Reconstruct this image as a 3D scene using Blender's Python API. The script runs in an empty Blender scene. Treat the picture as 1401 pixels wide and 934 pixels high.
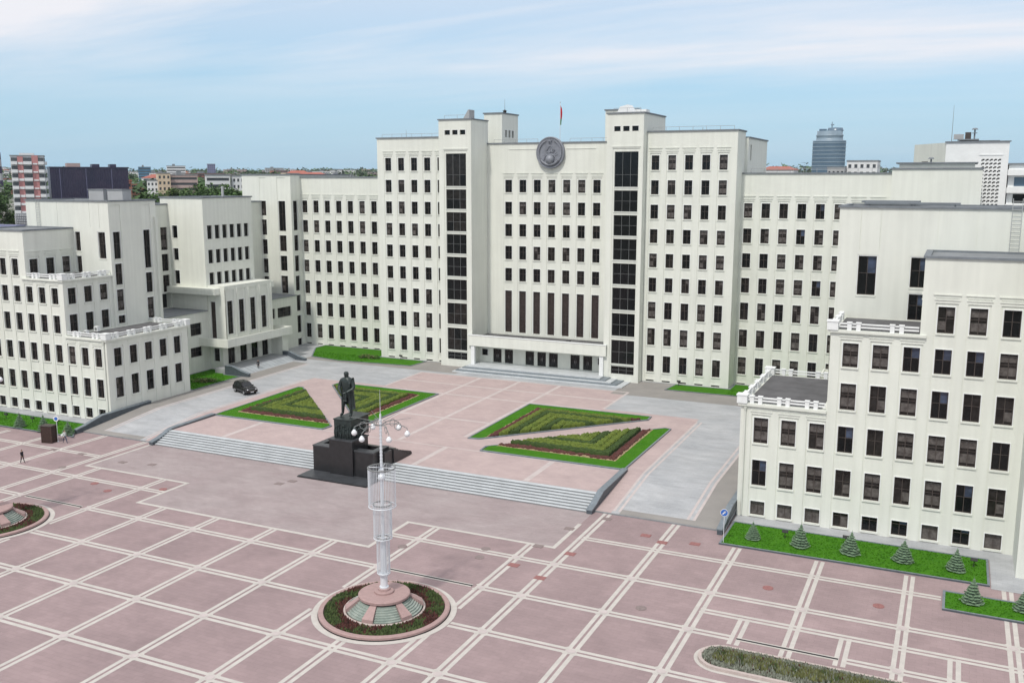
import bpy, math, random
from mathutils import Vector, Matrix, noise
random.seed(7)
PI = math.pi
sc = bpy.context.scene
COL = sc.collection

# ------------------------------------------------------------------ materials
MATS = {}
def mat(name, col, rough=.8, var=.0, scale=1.0, col2=None, bump=0., bscale=20., metal=0., spec=None, streak=0.):
    m = bpy.data.materials.new(name); m.use_nodes = True
    nt = m.node_tree; b = nt.nodes['Principled BSDF']
    b.inputs['Base Color'].default_value = (*col, 1)
    b.inputs['Roughness'].default_value = rough
    b.inputs['Metallic'].default_value = metal
    if spec is not None: b.inputs['Specular IOR Level'].default_value = spec
    g = None
    if var or col2 or bump or streak:
        g = nt.nodes.new('ShaderNodeNewGeometry')
    if var or col2:
        n = nt.nodes.new('ShaderNodeTexNoise'); n.inputs['Scale'].default_value = scale
        n.inputs['Detail'].default_value = 6; n.inputs['Roughness'].default_value = .62
        nt.links.new(g.outputs['Position'], n.inputs['Vector'])
        r = nt.nodes.new('ShaderNodeMapRange')
        r.inputs[1].default_value = .3; r.inputs[2].default_value = .7
        nt.links.new(n.outputs['Fac'], r.inputs[0])
        mx = nt.nodes.new('ShaderNodeMix'); mx.data_type = 'RGBA'
        c2 = col2 if col2 else tuple(c*(1-var) for c in col)
        mx.inputs[6].default_value = (*c2, 1); mx.inputs[7].default_value = (*(col if col2 else tuple(min(1, c*(1+var)) for c in col)), 1)
        nt.links.new(r.outputs[0], mx.inputs[0])
        out = mx.outputs[2]
        if streak:
            mp = nt.nodes.new('ShaderNodeMapping'); mp.inputs['Scale'].default_value = (1.6, 1.6, .09)
            nt.links.new(g.outputs['Position'], mp.inputs['Vector'])
            n2 = nt.nodes.new('ShaderNodeTexNoise'); n2.inputs['Scale'].default_value = 1.0; n2.inputs['Detail'].default_value = 5
            nt.links.new(mp.outputs[0], n2.inputs['Vector'])
            r2 = nt.nodes.new('ShaderNodeMapRange'); r2.inputs[1].default_value = .35; r2.inputs[2].default_value = .75
            r2.inputs[3].default_value = 1.0; r2.inputs[4].default_value = 1-streak
            nt.links.new(n2.outputs['Fac'], r2.inputs[0])
            vm = nt.nodes.new('ShaderNodeVectorMath'); vm.operation = 'SCALE'
            nt.links.new(out, vm.inputs[0]); nt.links.new(r2.outputs[0], vm.inputs['Scale'])
            out = vm.outputs[0]
        nt.links.new(out, b.inputs['Base Color'])
    if bump:
        n = nt.nodes.new('ShaderNodeTexNoise'); n.inputs['Scale'].default_value = bscale; n.inputs['Detail'].default_value = 4
        nt.links.new(g.outputs['Position'], n.inputs['Vector'])
        bp = nt.nodes.new('ShaderNodeBump'); bp.inputs['Strength'].default_value = bump; bp.inputs['Distance'].default_value = .05
        nt.links.new(n.outputs['Fac'], bp.inputs['Height']); nt.links.new(bp.outputs[0], b.inputs['Normal'])
    MATS[name] = m
    return m

M = {}
M['stucco'] = mat('stucco', (.73, .75, .69), .85, var=.035, scale=.25, streak=.09)
M['stucco_old'] = mat('stucco_old', (.68, .70, .64), .85, var=.05, scale=.3, streak=.10)
M['white'] = mat('white_paint_and_glint', (.78, .80, .80), .6, var=.05, scale=1.5)
M['coping'] = mat('metal_coping', (.19, .21, .23), .8, var=.15, scale=1.0, spec=.15)
M['tar'] = mat('roof_felt', (.105, .105, .11), .95, var=.25, scale=.5)
M['roofgrey'] = mat('roof_metal', (.22, .235, .25), .85, var=.15, scale=.4, spec=.15)
M['glass_dark'] = mat('glass_dark', (.006, .007, .008), .12, spec=.3)
M['glass_mid'] = mat('glass_mid', (.019, .017, .016), .15, var=.6, scale=1.3, spec=.3)
M['curtain'] = mat('curtain_glass', (.155, .142, .135), .25, col2=(.045, .038, .036), scale=1.8, spec=.35)
M['glass_sky'] = mat('glass_sky_reflection', (.07, .10, .17), .12, col2=(.02, .025, .04), scale=.9, spec=.6)  # sky reflection painted into the pane colour
M['curtain_red'] = mat('curtain_red', (.062, .044, .041), .3, col2=(.022, .018, .017), scale=3., spec=.4)
M['frame'] = mat('window_frame', (.060, .047, .042), .5)
M['frame_grey'] = mat('window_frame_grey', (.20, .21, .21), .45)
M['door'] = mat('door_and_void_shade', (.006, .007, .008), .3)
M['paving'] = mat('pink_paving', (.330, .247, .250), .85, col2=(.262, .197, .201), scale=.13, bump=.1, bscale=6)
M['panel'] = mat('grey_pink_paving', (.355, .305, .305), .85, col2=(.295, .240, .243), scale=.16, bump=.1, bscale=6)
M['court'] = mat('courtyard_paving', (.46, .365, .355), .85, col2=(.40, .315, .31), scale=.25, bump=.1, bscale=6)
def weather(name, amp, sx, sy, fine):
    m = M[name]; nt = m.node_tree; b = nt.nodes['Principled BSDF']; src = b.inputs['Base Color'].links[0].from_socket
    g = nt.nodes.new('ShaderNodeNewGeometry'); mp = nt.nodes.new('ShaderNodeMapping'); mp.inputs['Scale'].default_value = (sx, sy, 1)
    nt.links.new(g.outputs['Position'], mp.inputs[0])
    n = nt.nodes.new('ShaderNodeTexNoise'); n.inputs['Scale'].default_value = 1; n.inputs['Detail'].default_value = 8; n.inputs['Roughness'].default_value = .7; n.inputs['Distortion'].default_value = .6
    nt.links.new(mp.outputs[0], n.inputs[0])
    r = nt.nodes.new('ShaderNodeMapRange'); r.inputs[1].default_value = .25; r.inputs[2].default_value = .78; r.inputs[3].default_value = 1-amp; r.inputs[4].default_value = 1+amp; nt.links.new(n.outputs['Fac'], r.inputs[0])
    br = nt.nodes.new('ShaderNodeTexBrick'); br.inputs['Scale'].default_value = 1.; br.inputs['Brick Width'].default_value = .9; br.inputs['Row Height'].default_value = .45; br.inputs['Mortar Size'].default_value = .012
    br.inputs['Color1'].default_value = (1+fine, 1+fine, 1+fine, 1); br.inputs['Color2'].default_value = (1-fine, 1-fine, 1-fine, 1); br.inputs['Mortar'].default_value = (.82, .82, .82, 1)
    nt.links.new(g.outputs['Position'], br.inputs['Vector'])
    v1 = nt.nodes.new('ShaderNodeVectorMath'); v1.operation = 'SCALE'; nt.links.new(src, v1.inputs[0]); nt.links.new(r.outputs[0], v1.inputs['Scale'])
    v2 = nt.nodes.new('ShaderNodeVectorMath'); v2.operation = 'MULTIPLY'; nt.links.new(v1.outputs[0], v2.inputs[0]); nt.links.new(br.outputs['Color'], v2.inputs[1])
    nt.links.new(v2.outputs[0], b.inputs['Base Color'])
weather('paving', .15, .22, .22, .04); weather('panel', .15, .30, .7, .03); weather('court', .09, .4, .4, .035)
M['stripe'] = mat('pale_stripe', (.50, .475, .445), .8, var=.1, scale=1.)
M['stripe2'] = mat('dull_stripe', (.49, .435, .425), .8, var=.1, scale=1.)
M['grey'] = mat('grey_setts', (.43, .44, .455), .8, col2=(.33, .345, .365), scale=.22, bump=.12, bscale=8)
weather('grey', .20, .16, .55, .04)
M['kerbgrey'] = mat('sidewalk_grey', (.29, .275, .26), .85, col2=(.235, .225, .215), scale=.3, bump=.1, bscale=8)
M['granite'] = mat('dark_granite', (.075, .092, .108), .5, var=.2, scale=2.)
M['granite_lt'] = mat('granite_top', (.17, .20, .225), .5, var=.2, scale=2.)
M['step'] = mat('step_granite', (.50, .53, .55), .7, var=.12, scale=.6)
M['riser'] = mat('riser_and_plinth_shade', (.24, .25, .26), .8, var=.1, scale=1.)
M['basalt'] = mat('black_granite', (.020, .020, .022), .28, var=.3, scale=1.5, spec=.6)
M['basalt_lt'] = mat('black_granite_flat', (.05, .054, .06), .4, var=.3, scale=1.)
M['bronze'] = mat('bronze', (.030, .042, .041), .40, var=.35, scale=1.2, spec=.5, metal=.3, bump=.3, bscale=5)
M['grass'] = mat('grass', (.040, .145, .009), .95, col2=(.062, .190, .013), scale=.8, bump=.2, bscale=25, spec=.1)
M['hedge_lt'] = mat('hedge_light', (.15, .19, .028), .9, col2=(.085, .135, .02), scale=1.4)
M['hedge_dk'] = mat('hedge_dark', (.058, .10, .022), .95, col2=(.035, .062, .016), scale=1.4)
M['maroon'] = mat('begonia_red', (.13, .045, .038), .95, col2=(.07, .03, .025), scale=3.)
M['mulch'] = mat('mulch_strip', (.33, .25, .15), .95, var=.2, scale=2)
M['soil'] = mat('soil', (.05, .042, .03), 1., var=.2, scale=2)
M['bedgreen'] = mat('flower_green', (.055, .095, .028), .95, col2=(.09, .12, .04), scale=2.)
M['silver'] = mat('silver_leaf', (.30, .32, .27), .9, col2=(.20, .22, .17), scale=3.)
M['olive'] = mat('olive_leaf', (.22, .23, .09), .9, col2=(.12, .14, .05), scale=3.)
M['pinkgranite'] = mat('pink_granite', (.36, .245, .235), .55, var=.1, scale=3)
M['palegranite'] = mat('pale_granite', (.46, .39, .365), .6, var=.1, scale=3)
M['stepglass'] = mat('greenish_glass', (.20, .25, .225), .25, col2=(.36, .40, .36), scale=1.5)
M['steel'] = mat('pale_steel', (.72, .76, .80), .35, metal=.2)
M['emblem'] = mat('emblem_bronze', (.235, .25, .285), .55, var=.15, scale=1.5, metal=.2)
M['needle'] = mat('spruce_needles', (.20, .29, .19), .9, col2=(.085, .155, .085), scale=5.)
M['bark'] = mat('bark', (.09, .065, .045), .95)
M['leaf'] = mat('leaves', (.085, .165, .040), .9, col2=(.035, .078, .02), scale=.25)
M['leaf2'] = mat('leaves_pale', (.13, .20, .05), .9, col2=(.055, .10, .025), scale=.3)
M['forest'] = mat('forest', (.055, .11, .035), .95, col2=(.028, .058, .022), scale=.03)
M['carpaint'] = mat('car_black', (.006, .006, .007), .15, spec=.6)
M['carglass'] = mat('car_glass', (.012, .014, .017), .05, spec=.6)
M['rubber'] = mat('rubber', (.012, .012, .012), .9)
M['chrome'] = mat('chrome', (.6, .6, .62), .2, metal=.9)
M['black'] = mat('black_iron_and_hole_shade', (.014, .014, .015), .6)
M['manhole'] = mat('manhole_red', (.27, .12, .115), .7, var=.2, scale=5)
M['manhole_g'] = mat('manhole_grey', (.22, .175, .17), .7, var=.2, scale=5)
M['skin'] = mat('skin', (.45, .28, .2), .6)
M['darkcloth'] = mat('dark_cloth', (.018, .018, .024), .9)
M['whitecloth'] = mat('white_cloth', (.62, .66, .64), .9)
M['bluecloth'] = mat('blue_cloth', (.03, .05, .10), .9)
M['hair'] = mat('hair', (.03, .02, .015), .8)
M['signblue'] = mat('sign_blue', (.03, .14, .50), .4)
M['signwhite'] = mat('sign_white', (.75, .76, .78), .4)
M['red'] = mat('flag_red', (.60, .02, .03), .8)
M['green'] = mat('flag_green', (.03, .25, .06), .8)
M['wood'] = mat('brown_slats', (.055, .03, .024), .6, var=.3, scale=4)
M['ladder'] = mat('ladder_grey', (.42, .44, .44), .6)
M['city'] = mat('city_ground', (.10, .12, .075), .95, col2=(.26, .25, .24), scale=.02)
M['brick'] = mat('brick_red', (.27, .12, .09), .9, var=.2, scale=.4)
M['slabdark'] = mat('slab_glass', (.026, .028, .062), .3, col2=(.06, .045, .085), scale=.10)
M['towerglass'] = mat('tower_glass', (.075, .13, .19), .25, col2=(.11, .17, .23), scale=.08)
M['towerband'] = mat('tower_band', (.20, .27, .33), .4, var=.15, scale=.1)
M['wallpink'] = mat('wall_pink', (.48, .23, .23), .9, var=.1, scale=.3)
M['wallbeige'] = mat('wall_beige', (.58, .47, .35), .9, var=.1, scale=.3)
M['wallrose'] = mat('wall_rose', (.43, .33, .31), .9, var=.1, scale=.3)
M['wallwhite'] = mat('wall_white', (.68, .69, .70), .9, var=.06, scale=.3)
M['wallgrey'] = mat('wall_grey', (.38, .39, .40), .9, var=.1, scale=.3)
M['wallblue'] = mat('wall_blue', (.07, .20, .32), .6, var=.2, scale=.1)
M['wallpurple'] = mat('wall_purple', (.20, .21, .34), .8, var=.1, scale=.1)
M['roofred'] = mat('roof_red', (.36, .12, .09), .9, var=.15, scale=.3)
M['winfar'] = mat('far_window', (.07, .08, .09), .4)

hm = bpy.data.materials.new('haze_air'); hm.use_nodes = True; hm.node_tree.nodes.clear()
hv = hm.node_tree.nodes.new('ShaderNodeVolumePrincipled'); ho = hm.node_tree.nodes.new('ShaderNodeOutputMaterial')
hv.inputs['Color'].default_value = (.86, .92, 1, 1); hv.inputs['Density'].default_value = .00005; hv.inputs['Anisotropy'].default_value = .2
hm.node_tree.links.new(hv.outputs[0], ho.inputs['Volume']); M['haze_air'] = hm
# ------------------------------------------------------------------ mesh helper
class MB:
    def __init__(s): s.v = []; s.f = []; s.mi = []; s.ml = []; s.xf = None; s.smooth = []
    def m(s, name):
        if name not in s.ml: s.ml.append(name)
        return s.ml.index(name)
    def add(s, vs, fs, mt, smooth=False):
        o = len(s.v)
        if s.xf is not None: vs = [tuple(s.xf @ Vector(v)) for v in vs]
        s.v += [tuple(v) for v in vs]
        k = s.m(mt)
        for f in fs: s.f.append(tuple(i+o for i in f)); s.mi.append(k); s.smooth.append(smooth)
    def box(s, x0, x1, y0, y1, z0, z1, mt, skip=''):
        if x0 > x1: x0, x1 = x1, x0
        if y0 > y1: y0, y1 = y1, y0
        if z0 > z1: z0, z1 = z1, z0
        vs = [(x0,y0,z0),(x1,y0,z0),(x1,y1,z0),(x0,y1,z0),(x0,y0,z1),(x1,y0,z1),(x1,y1,z1),(x0,y1,z1)]
        fd = {'b':(3,2,1,0),'t':(4,5,6,7),'f':(0,1,5,4),'r':(1,2,6,5),'k':(2,3,7,6),'l':(3,0,4,7)}
        s.add(vs, [f for k, f in fd.items() if k not in skip], mt)
    def prism(s, pts, z0, z1, mt, mtop=None):     # pts ccw; z0/z1 may be functions of (x,y)
        n = len(pts)
        f0 = z0 if callable(z0) else (lambda x, y: z0)
        f1 = z1 if callable(z1) else (lambda x, y: z1)
        a = sum(pts[i][0]*pts[(i+1) % n][1]-pts[(i+1) % n][0]*pts[i][1] for i in range(n))
        if a < 0: pts = pts[::-1]
        vs = [(x, y, f0(x, y)) for x, y in pts]+[(x, y, f1(x, y)) for x, y in pts]
        s.add(vs, [(i, (i+1) % n, (i+1) % n+n, i+n) for i in range(n)], mt)
        s.add(vs, [tuple(range(n, 2*n))], mtop or mt)
    def sheet(s, pts, z, mt):
        f = z if callable(z) else (lambda x, y: z)
        n = len(pts)
        a = sum(pts[i][0]*pts[(i+1) % n][1]-pts[(i+1) % n][0]*pts[i][1] for i in range(n))
        if a < 0: pts = pts[::-1]
        s.add([(x, y, f(x, y)) for x, y in pts], [tuple(range(n))], mt)
    def tube(s, p0, p1, r0, r1=None, n=8, mt='steel', caps=True, smooth=True):
        r1 = r0 if r1 is None else r1
        p0 = Vector(p0); p1 = Vector(p1); d = (p1-p0)
        if d.length < 1e-6: return
        q = d.to_track_quat('Z', 'Y')
        vs = []
        for p, r in ((p0, r0), (p1, r1)):
            for i in range(n):
                a = 2*PI*i/n; vs.append(tuple(p+q @ Vector((math.cos(a)*r, math.sin(a)*r, 0))))
        s.add(vs, [(i, (i+1) % n, (i+1) % n+n, i+n) for i in range(n)], mt, smooth)
        if caps: s.add(vs, [tuple(range(n-1, -1, -1)), tuple(range(n, 2*n))], mt)
    def lathe(s, c, prof, n=32, mt='steel', smooth=True, a0=0, a1=2*PI, sy=1.):
        cx, cy, cz = c; full = abs(a1-a0-2*PI) < 1e-6
        k = n if full else n+1
        vs = []
        for r, z in prof:
            for i in range(k):
                a = a0+(a1-a0)*i/n; vs.append((cx+r*math.cos(a), cy+r*math.sin(a)*sy, cz+z))
        fs = []
        for j in range(len(prof)-1):
            for i in range(n):
                i2 = (i+1) % k
                fs.append((j*k+i, j*k+i2, (j+1)*k+i2, (j+1)*k+i))
        s.add(vs, fs, mt, smooth)
    def ball(s, c, r, mt, n=10, sz=1.):
        prof = [(max(1e-3, r*math.sin(PI*i/n)), -r*sz*math.cos(PI*i/n)) for i in range(n+1)]
        s.lathe(c, prof, max(8, n), mt)
    def build(s, name, parent=None, loc=None):
        me = bpy.data.meshes.new(name); me.from_pydata(s.v, [], s.f)
        for k in s.ml: me.materials.append(M[k])
        me.polygons.foreach_set('material_index', s.mi)
        me.polygons.foreach_set('use_smooth', s.smooth)
        me.update()
        o = bpy.data.objects.new(name, me); COL.objects.link(o)
        if parent: o.parent = parent
        if loc: o.location = loc
        return o

def empty(name, loc=(0,0,0), rz=0):
    o = bpy.data.objects.new(name, None); COL.objects.link(o); o.location = loc; o.rotation_euler = (0, 0, rz); o.empty_display_size = .5
    return o
def tag(o, label=None, cat=None, group=None, kind=None):
    if label: o['label'] = label
    if cat: o['category'] = cat
    if group: o['group'] = group
    if kind: o['kind'] = kind
    return o
def copy_tree(o, parent=None):
    kids = [c for c in bpy.data.objects if c.parent == o]
    c = o.copy(); COL.objects.link(c); c.parent = parent
    for k in kids: copy_tree(k, c)
    return c

def zc(x, y):            # courtyard level
    return 1.30+max(0, min(y, 150)-94.3)*.0098
def zr(x, y):            # ramp level at the two side roads
    if y <= 92: return .14
    if y >= 102.9: return zc(x, y)
    t = (y-92)/10.9; return .14+(zc(x, 102.9)-.14)*t

# ------------------------------------------------------------------ facade with real recesses
def facade(mb, axis, pos, a0, a1, z0, z1, feats, sgn, mt='stucco'):
    """axis 'y': plane y=pos facing sgn*Y, a = x.  axis 'x': plane x=pos facing sgn*X, a = y."""
    A = {a0, a1}; Z = {z0, z1}
    for f in feats:
        A |= {max(a0, min(a1, f[0])), max(a0, min(a1, f[1]))}
        Z |= {max(z0, min(z1, f[2])), max(z0, min(z1, f[3]))}
    A = sorted(A); Z = sorted(Z)
    A = [a for i, a in enumerate(A) if i == 0 or a-A[i-1] > 1e-4]; Z = [a for i, a in enumerate(Z) if i == 0 or a-Z[i-1] > 1e-4]
    na, nz = len(A)-1, len(Z)-1
    D = [[0.]*nz for _ in range(na)]
    for f in feats:
        for i in range(na):
            am = (A[i]+A[i+1])/2
            if not f[0] < am < f[1]: continue
            for j in range(nz):
                if f[2] < (Z[j]+Z[j+1])/2 < f[3]: D[i][j] = f[4]
    def P(a, d, z):
        q = pos-sgn*d
        return (a, q, z) if axis == 'y' else (q, a, z)
    flip = (axis == 'y' and sgn > 0) or (axis == 'x' and sgn < 0)
    vs, fs = [], []
    def quad(p):
        o = len(vs); vs.extend(p)
        fs.append((o+3, o+2, o+1, o) if flip else (o, o+1, o+2, o+3))
    for i in range(na):
        j = 0
        while j < nz:
            k = j
            while k+1 < nz and D[i][k+1] == D[i][j]: k += 1
            d = D[i][j]
            quad([P(A[i], d, Z[j]), P(A[i+1], d, Z[j]), P(A[i+1], d, Z[k+1]), P(A[i], d, Z[k+1])])
            j = k+1
        for j in range(nz-1):
            d, e = D[i][j], D[i][j+1]
            if d != e: quad([P(A[i], d, Z[j+1]), P(A[i+1], d, Z[j+1]), P(A[i+1], e, Z[j+1]), P(A[i], e, Z[j+1])])
    for i in range(na-1):
        for j in range(nz):
            d, e = D[i][j], D[i+1][j]
            if d != e: quad([P(A[i+1], d, Z[j]), P(A[i+1], e, Z[j]), P(A[i+1], e, Z[j+1]), P(A[i+1], d, Z[j+1])])
    mb.add(vs, fs, mt)

# ---- windows -------------------------------------------------------
WREG = []      # (cx, cy, cz, w, h, rot, kind, parent)
WD = .42       # recess of the glass
def window_mesh(w, h, style, kind):
    mb = MB()
    rnd = random.Random(hash((round(w, 2), round(h, 2), style, kind)) & 0xffff)
    fr = 'frame' if kind != 'stair' else 'frame_grey'
    if kind == 'stair': nx, zs = 3, [0, .5, 1.0] if h < 4.6 else [0, .35, 1.]
    elif kind == 'tall': nx, zs = 2, [0, .16, .33, .5, .67, .84, 1]
    elif kind == 'vent': nx, zs = 1, [0, 1.]
    elif kind == 'base': nx, zs = 2, [0, .75, 1.]
    else: nx, zs = 2, [0, .56, 1.]
    t = .055 if kind != 'stair' else .035
    # outer frame
    mb.box(-w/2, -w/2+t*1.2, -.06, .02, -h/2, h/2, fr); mb.box(w/2-t*1.2, w/2, -.06, .02, -h/2, h/2, fr)
    mb.box(-w/2+t*1.2, w/2-t*1.2, -.06, .02, -h/2, -h/2+t*1.3, fr); mb.box(-w/2+t*1.2, w/2-t*1.2, -.06, .02, h/2-t, h/2, fr)
    if kind != 'stair':
        q0, q1, e = -.285, -.205, .075
        if kind == 'vent': q0, q1 = -.36, -.30
        mb.box(-w/2-e, -w/2-.002, q0, q1, -h/2, h/2+e, 'white'); mb.box(w/2+.002, w/2+e, q0, q1, -h/2, h/2+e, 'white'); mb.box(-w/2-.002, w/2+.002, q0, q1, h/2+.002, h/2+e, 'white')  # white ring added to imitate bright highlights on the reveals
    for i in range(1, nx): x = -w/2+w*i/nx; mb.box(x-t*.6, x+t*.6, -.05, .02, -h/2+t*1.3, h/2-t, fr)
    for z in zs[1:-1]:
        for i in range(nx):
            xa = -w/2+w*i/nx+(t*1.2 if i == 0 else t*.6); xb = -w/2+w*(i+1)/nx-(t*1.2 if i == nx-1 else t*.6)
            mb.box(xa, xb, -.05, .02, -h/2+h*z-t*.45, -h/2+h*z+t*.45, fr)
    for i in range(nx):
        for j in range(len(zs)-1):
            xa, xb = -w/2+w*i/nx, -w/2+w*(i+1)/nx
            za, zb = -h/2+h*zs[j], -h/2+h*zs[j+1]
            if style == 0: g = 'glass_dark'
            elif style == 1: g = 'glass_mid' if rnd.random() < .7 else 'glass_dark'
            elif style == 2: g = 'curtain'
            elif style == 3: g = 'curtain' if rnd.random() < .5 else 'glass_mid'
            elif style == 4: g = 'glass_sky' if (i == 1 and j == len(zs)-2) else 'glass_dark'
            else: g = 'curtain_red' if kind == 'tall' else 'glass_mid'
            if g == 'curtain' and kind == 'std':     # pleated blind: paler middle blocks
                zm = za+(zb-za)*.22; zn = za+(zb-za)*.80
                mb.add([(xa,0,za),(xb,0,za),(xb,0,zm),(xa,0,zm)], [(0,1,2,3)], 'glass_mid')
                mb.add([(xa,0,zm),(xb,0,zm),(xb,0,zn),(xa,0,zn)], [(0,1,2,3)], 'curtain')
                mb.add([(xa,0,zn),(xb,0,zn),(xb,0,zb),(xa,0,zb)], [(0,1,2,3)], 'glass_mid')
            else:
                mb.add([(xa,0,za),(xb,0,za),(xb,0,zb),(xa,0,zb)], [(0,1,2,3)], g)
    return mb
WM = {}
def get_wmesh(w, h, style, kind):
    k = (round(w, 2), round(h, 2), style, kind)
    if k not in WM:
        mb = window_mesh(w, h, style, kind)
        me = bpy.data.meshes.new('window'); me.from_pydata(mb.v, [], mb.f)
        for q in mb.ml: me.materials.append(M[q])
        me.polygons.foreach_set('material_index', mb.mi); me.update()
        WM[k] = (me, mb)
    return WM[k]

def win(axis, pos, sgn, a0, a1, z0, z1, kind='std', parent=None, depth=WD, style=None):
    cx = (a0+a1)/2; q = pos-sgn*(depth-.10)
    if axis == 'y': c = (cx, q, (z0+z1)/2); rot = 0 if sgn < 0 else PI
    else: c = (q, cx, (z0+z1)/2); rot = PI/2 if sgn > 0 else -PI/2
    if style is None:
        r = random.random()
        if c[0] > 42: style = 2 if r < .42 else 3 if r < .66 else 1 if r < .78 else 0 if r < .88 else 4
        elif c[0] > 15: style = 2 if r < .25 else 3 if r < .5 else 1 if r < .8 else 0
        else: style = 2 if r < .04 else 3 if r < .12 else 1 if r < .5 else 0
    WREG.append((c, a1-a0, z1-z0, rot, kind, parent, style))

def columns(feats, axis, pos, sgn, cols, rows, w, z0, parent, header=True, strip=.26, skip=None, kind='std'):
    """cols = left edges, rows = [(top,bottom)], fills facade features and registers windows"""
    top = rows[0][0]
    for i, a in enumerate(cols):
        feats.append((a-strip, a+w+strip, z0, top+(.35 if header else .12), .10))
        if header:
            feats.append((a-strip-.12, a+w+strip+.12, top+.62, top+.74, -.07))
            feats.append((a-strip-.05, a+w+strip+.05, top+.84, top+.94, -.05))
            feats.append((a-strip-.22, a+w+strip+.22, top+1.10, top+1.21, -.10))
        for j, (t, b) in enumerate(rows):
            if skip and skip(i, j): continue
            feats.append((a-.1, a+w+.1, b-.16, b, -.02))
            feats.append((a, a+w, b, t, WD))
            kk = kind if not isinstance(kind, list) else kind[j]; win(axis, pos, sgn, a, a+w, b, t, kk, parent, style=5 if kk == 'tall' else None)

def plainbox(mb, x0, x1, y0, y1, z0, z1, mt, faces):
    """faces: subset of f(-Y) r(+X) k(+Y) l(-X)"""
    mb.box(x0, x1, y0, y1, z0, z1, mt, skip=''.join(c for c in 'btfrkl' if c not in faces))
def coping(parent, x0, x1, y0, y1, z, over=.16, h=.22, wall=.45, sides='frkl', felt='roofgrey', name='roof', zin=-.04):
    mb = MB()
    X0, X1, Y0, Y1 = x0-over, x1+over, y0-over, y1+over
    ix0, ix1, iy0, iy1 = x0+wall, x1-wall, y0+wall, y1-wall
    for (a, b, c, d) in ((X0, X1, Y0, iy0), (X0, X1, iy1, Y1), (X0, ix0, iy0, iy1), (ix1, X1, iy0, iy1)):
        mb.box(a, b, c, d, z+.003, z+h, 'coping')
    mb.box(ix0-.01, ix1+.01, iy0-.01, iy1+.01, z-zin-.2, z-zin, felt, skip='b')
    for (a, b, c, d) in ((ix0-.01, ix1+.01, iy0-.01, iy0-.001), ): pass
    return mb.build(name, parent)
def mx(s, a, b):   # mirrored x interval
    return (s*a, s*b) if s > 0 else (s*b, s*a)

# ================================================================== GOVERNMENT BUILDING
GB = empty('government_building', (0, 150, 0))
tag(GB, 'huge cream government building with stepped wings around a courtyard and a round emblem', 'building')
GBI = Matrix.Translation((0, -150, 0))
def part(mb, name, parent=None):
    o = mb.build(name, None); 
    o.parent = parent or GB
    o.matrix_parent_inverse = GBI
    return o
def pcop(*a, **k):
    o = coping(None, *a, **k); o.parent = GB; o.matrix_parent_inverse = GBI; return o

YM, YT, YC = 150.04, 148.24, 154.5
ROWS9 = [(38.78,36.47),(34.86,32.61),(30.98,28.74),(27.06,24.82),(23.13,20.87),(19.21,16.89),(15.23,12.44),(10.88,8.07),(6.37,3.58)]
Z0 = 1.0
# central side blocks
for s in (-1, 1):
    mb = MB(); x0, x1 = mx(s, 18.9 if s < 0 else 18.3, 32.75)
    feats = []
    if s < 0: cols = [-31.1+2.72*k for k in range(5)]
    else: cols = [19.1+2.73*k for k in range(5)]
    wp = GB
    zt = 42.2 if s < 0 else 42.4
    columns(feats, 'y', YM, -1, cols, ROWS9, 1.27, 2.45, wp)
    for a in cols: feats.append((a-.05, a+1.3, 2.0, 2.25, .25)); mb.box(a-.05, a+1.3, YM+.2, YM+.21, 2.0, 2.25, 'door', skip='btrlk')  # black sheet in each vent slit, its shade put in as colour
    mb.box(x0, x1, YM-.05, YM-.003, .9, 1.93, 'riser', skip='bk')  # thin dark strip, plinth shade painted along the facade foot
    feats.append((x0, x1, Z0, 1.95, -.0))
    facade(mb, 'y', YM, x0, x1, Z0, zt, feats, -1)
    plainbox(mb, x0, x1, YM, 155.8, Z0, zt, 'stucco', 'rlkt')
    # rear part, slightly lower, set back
    rx0, rx1 = mx(s, 18.9, 33.2 if s > 0 else 32.6)
    f2 = [(157.6, 158.6, 38.0, 40.5, WD)]
    if s > 0:
        facade(mb, 'x', rx1, 155.82, 162, Z0, 41.5, f2, 1); win('x', rx1, 1, 157.6, 158.6, 38.0, 40.5)
        plainbox(mb, rx0, rx1, 155.82, 172, Z0, 41.5, 'stucco', 'ft')
    plainbox(mb, rx0, rx1, 162 if s > 0 else 155.82, 172, Z0, 41.5, 'stucco', 'rlk' if s > 0 else 'rlkt')
    part(mb, 'central_block')
    pcop(x0+(.25 if s>0 else 0), x1-(.25 if s < 0 else 0), YM, 155.8, zt)
    pcop(rx0, rx1, 156.2, 172, 41.5)
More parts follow.
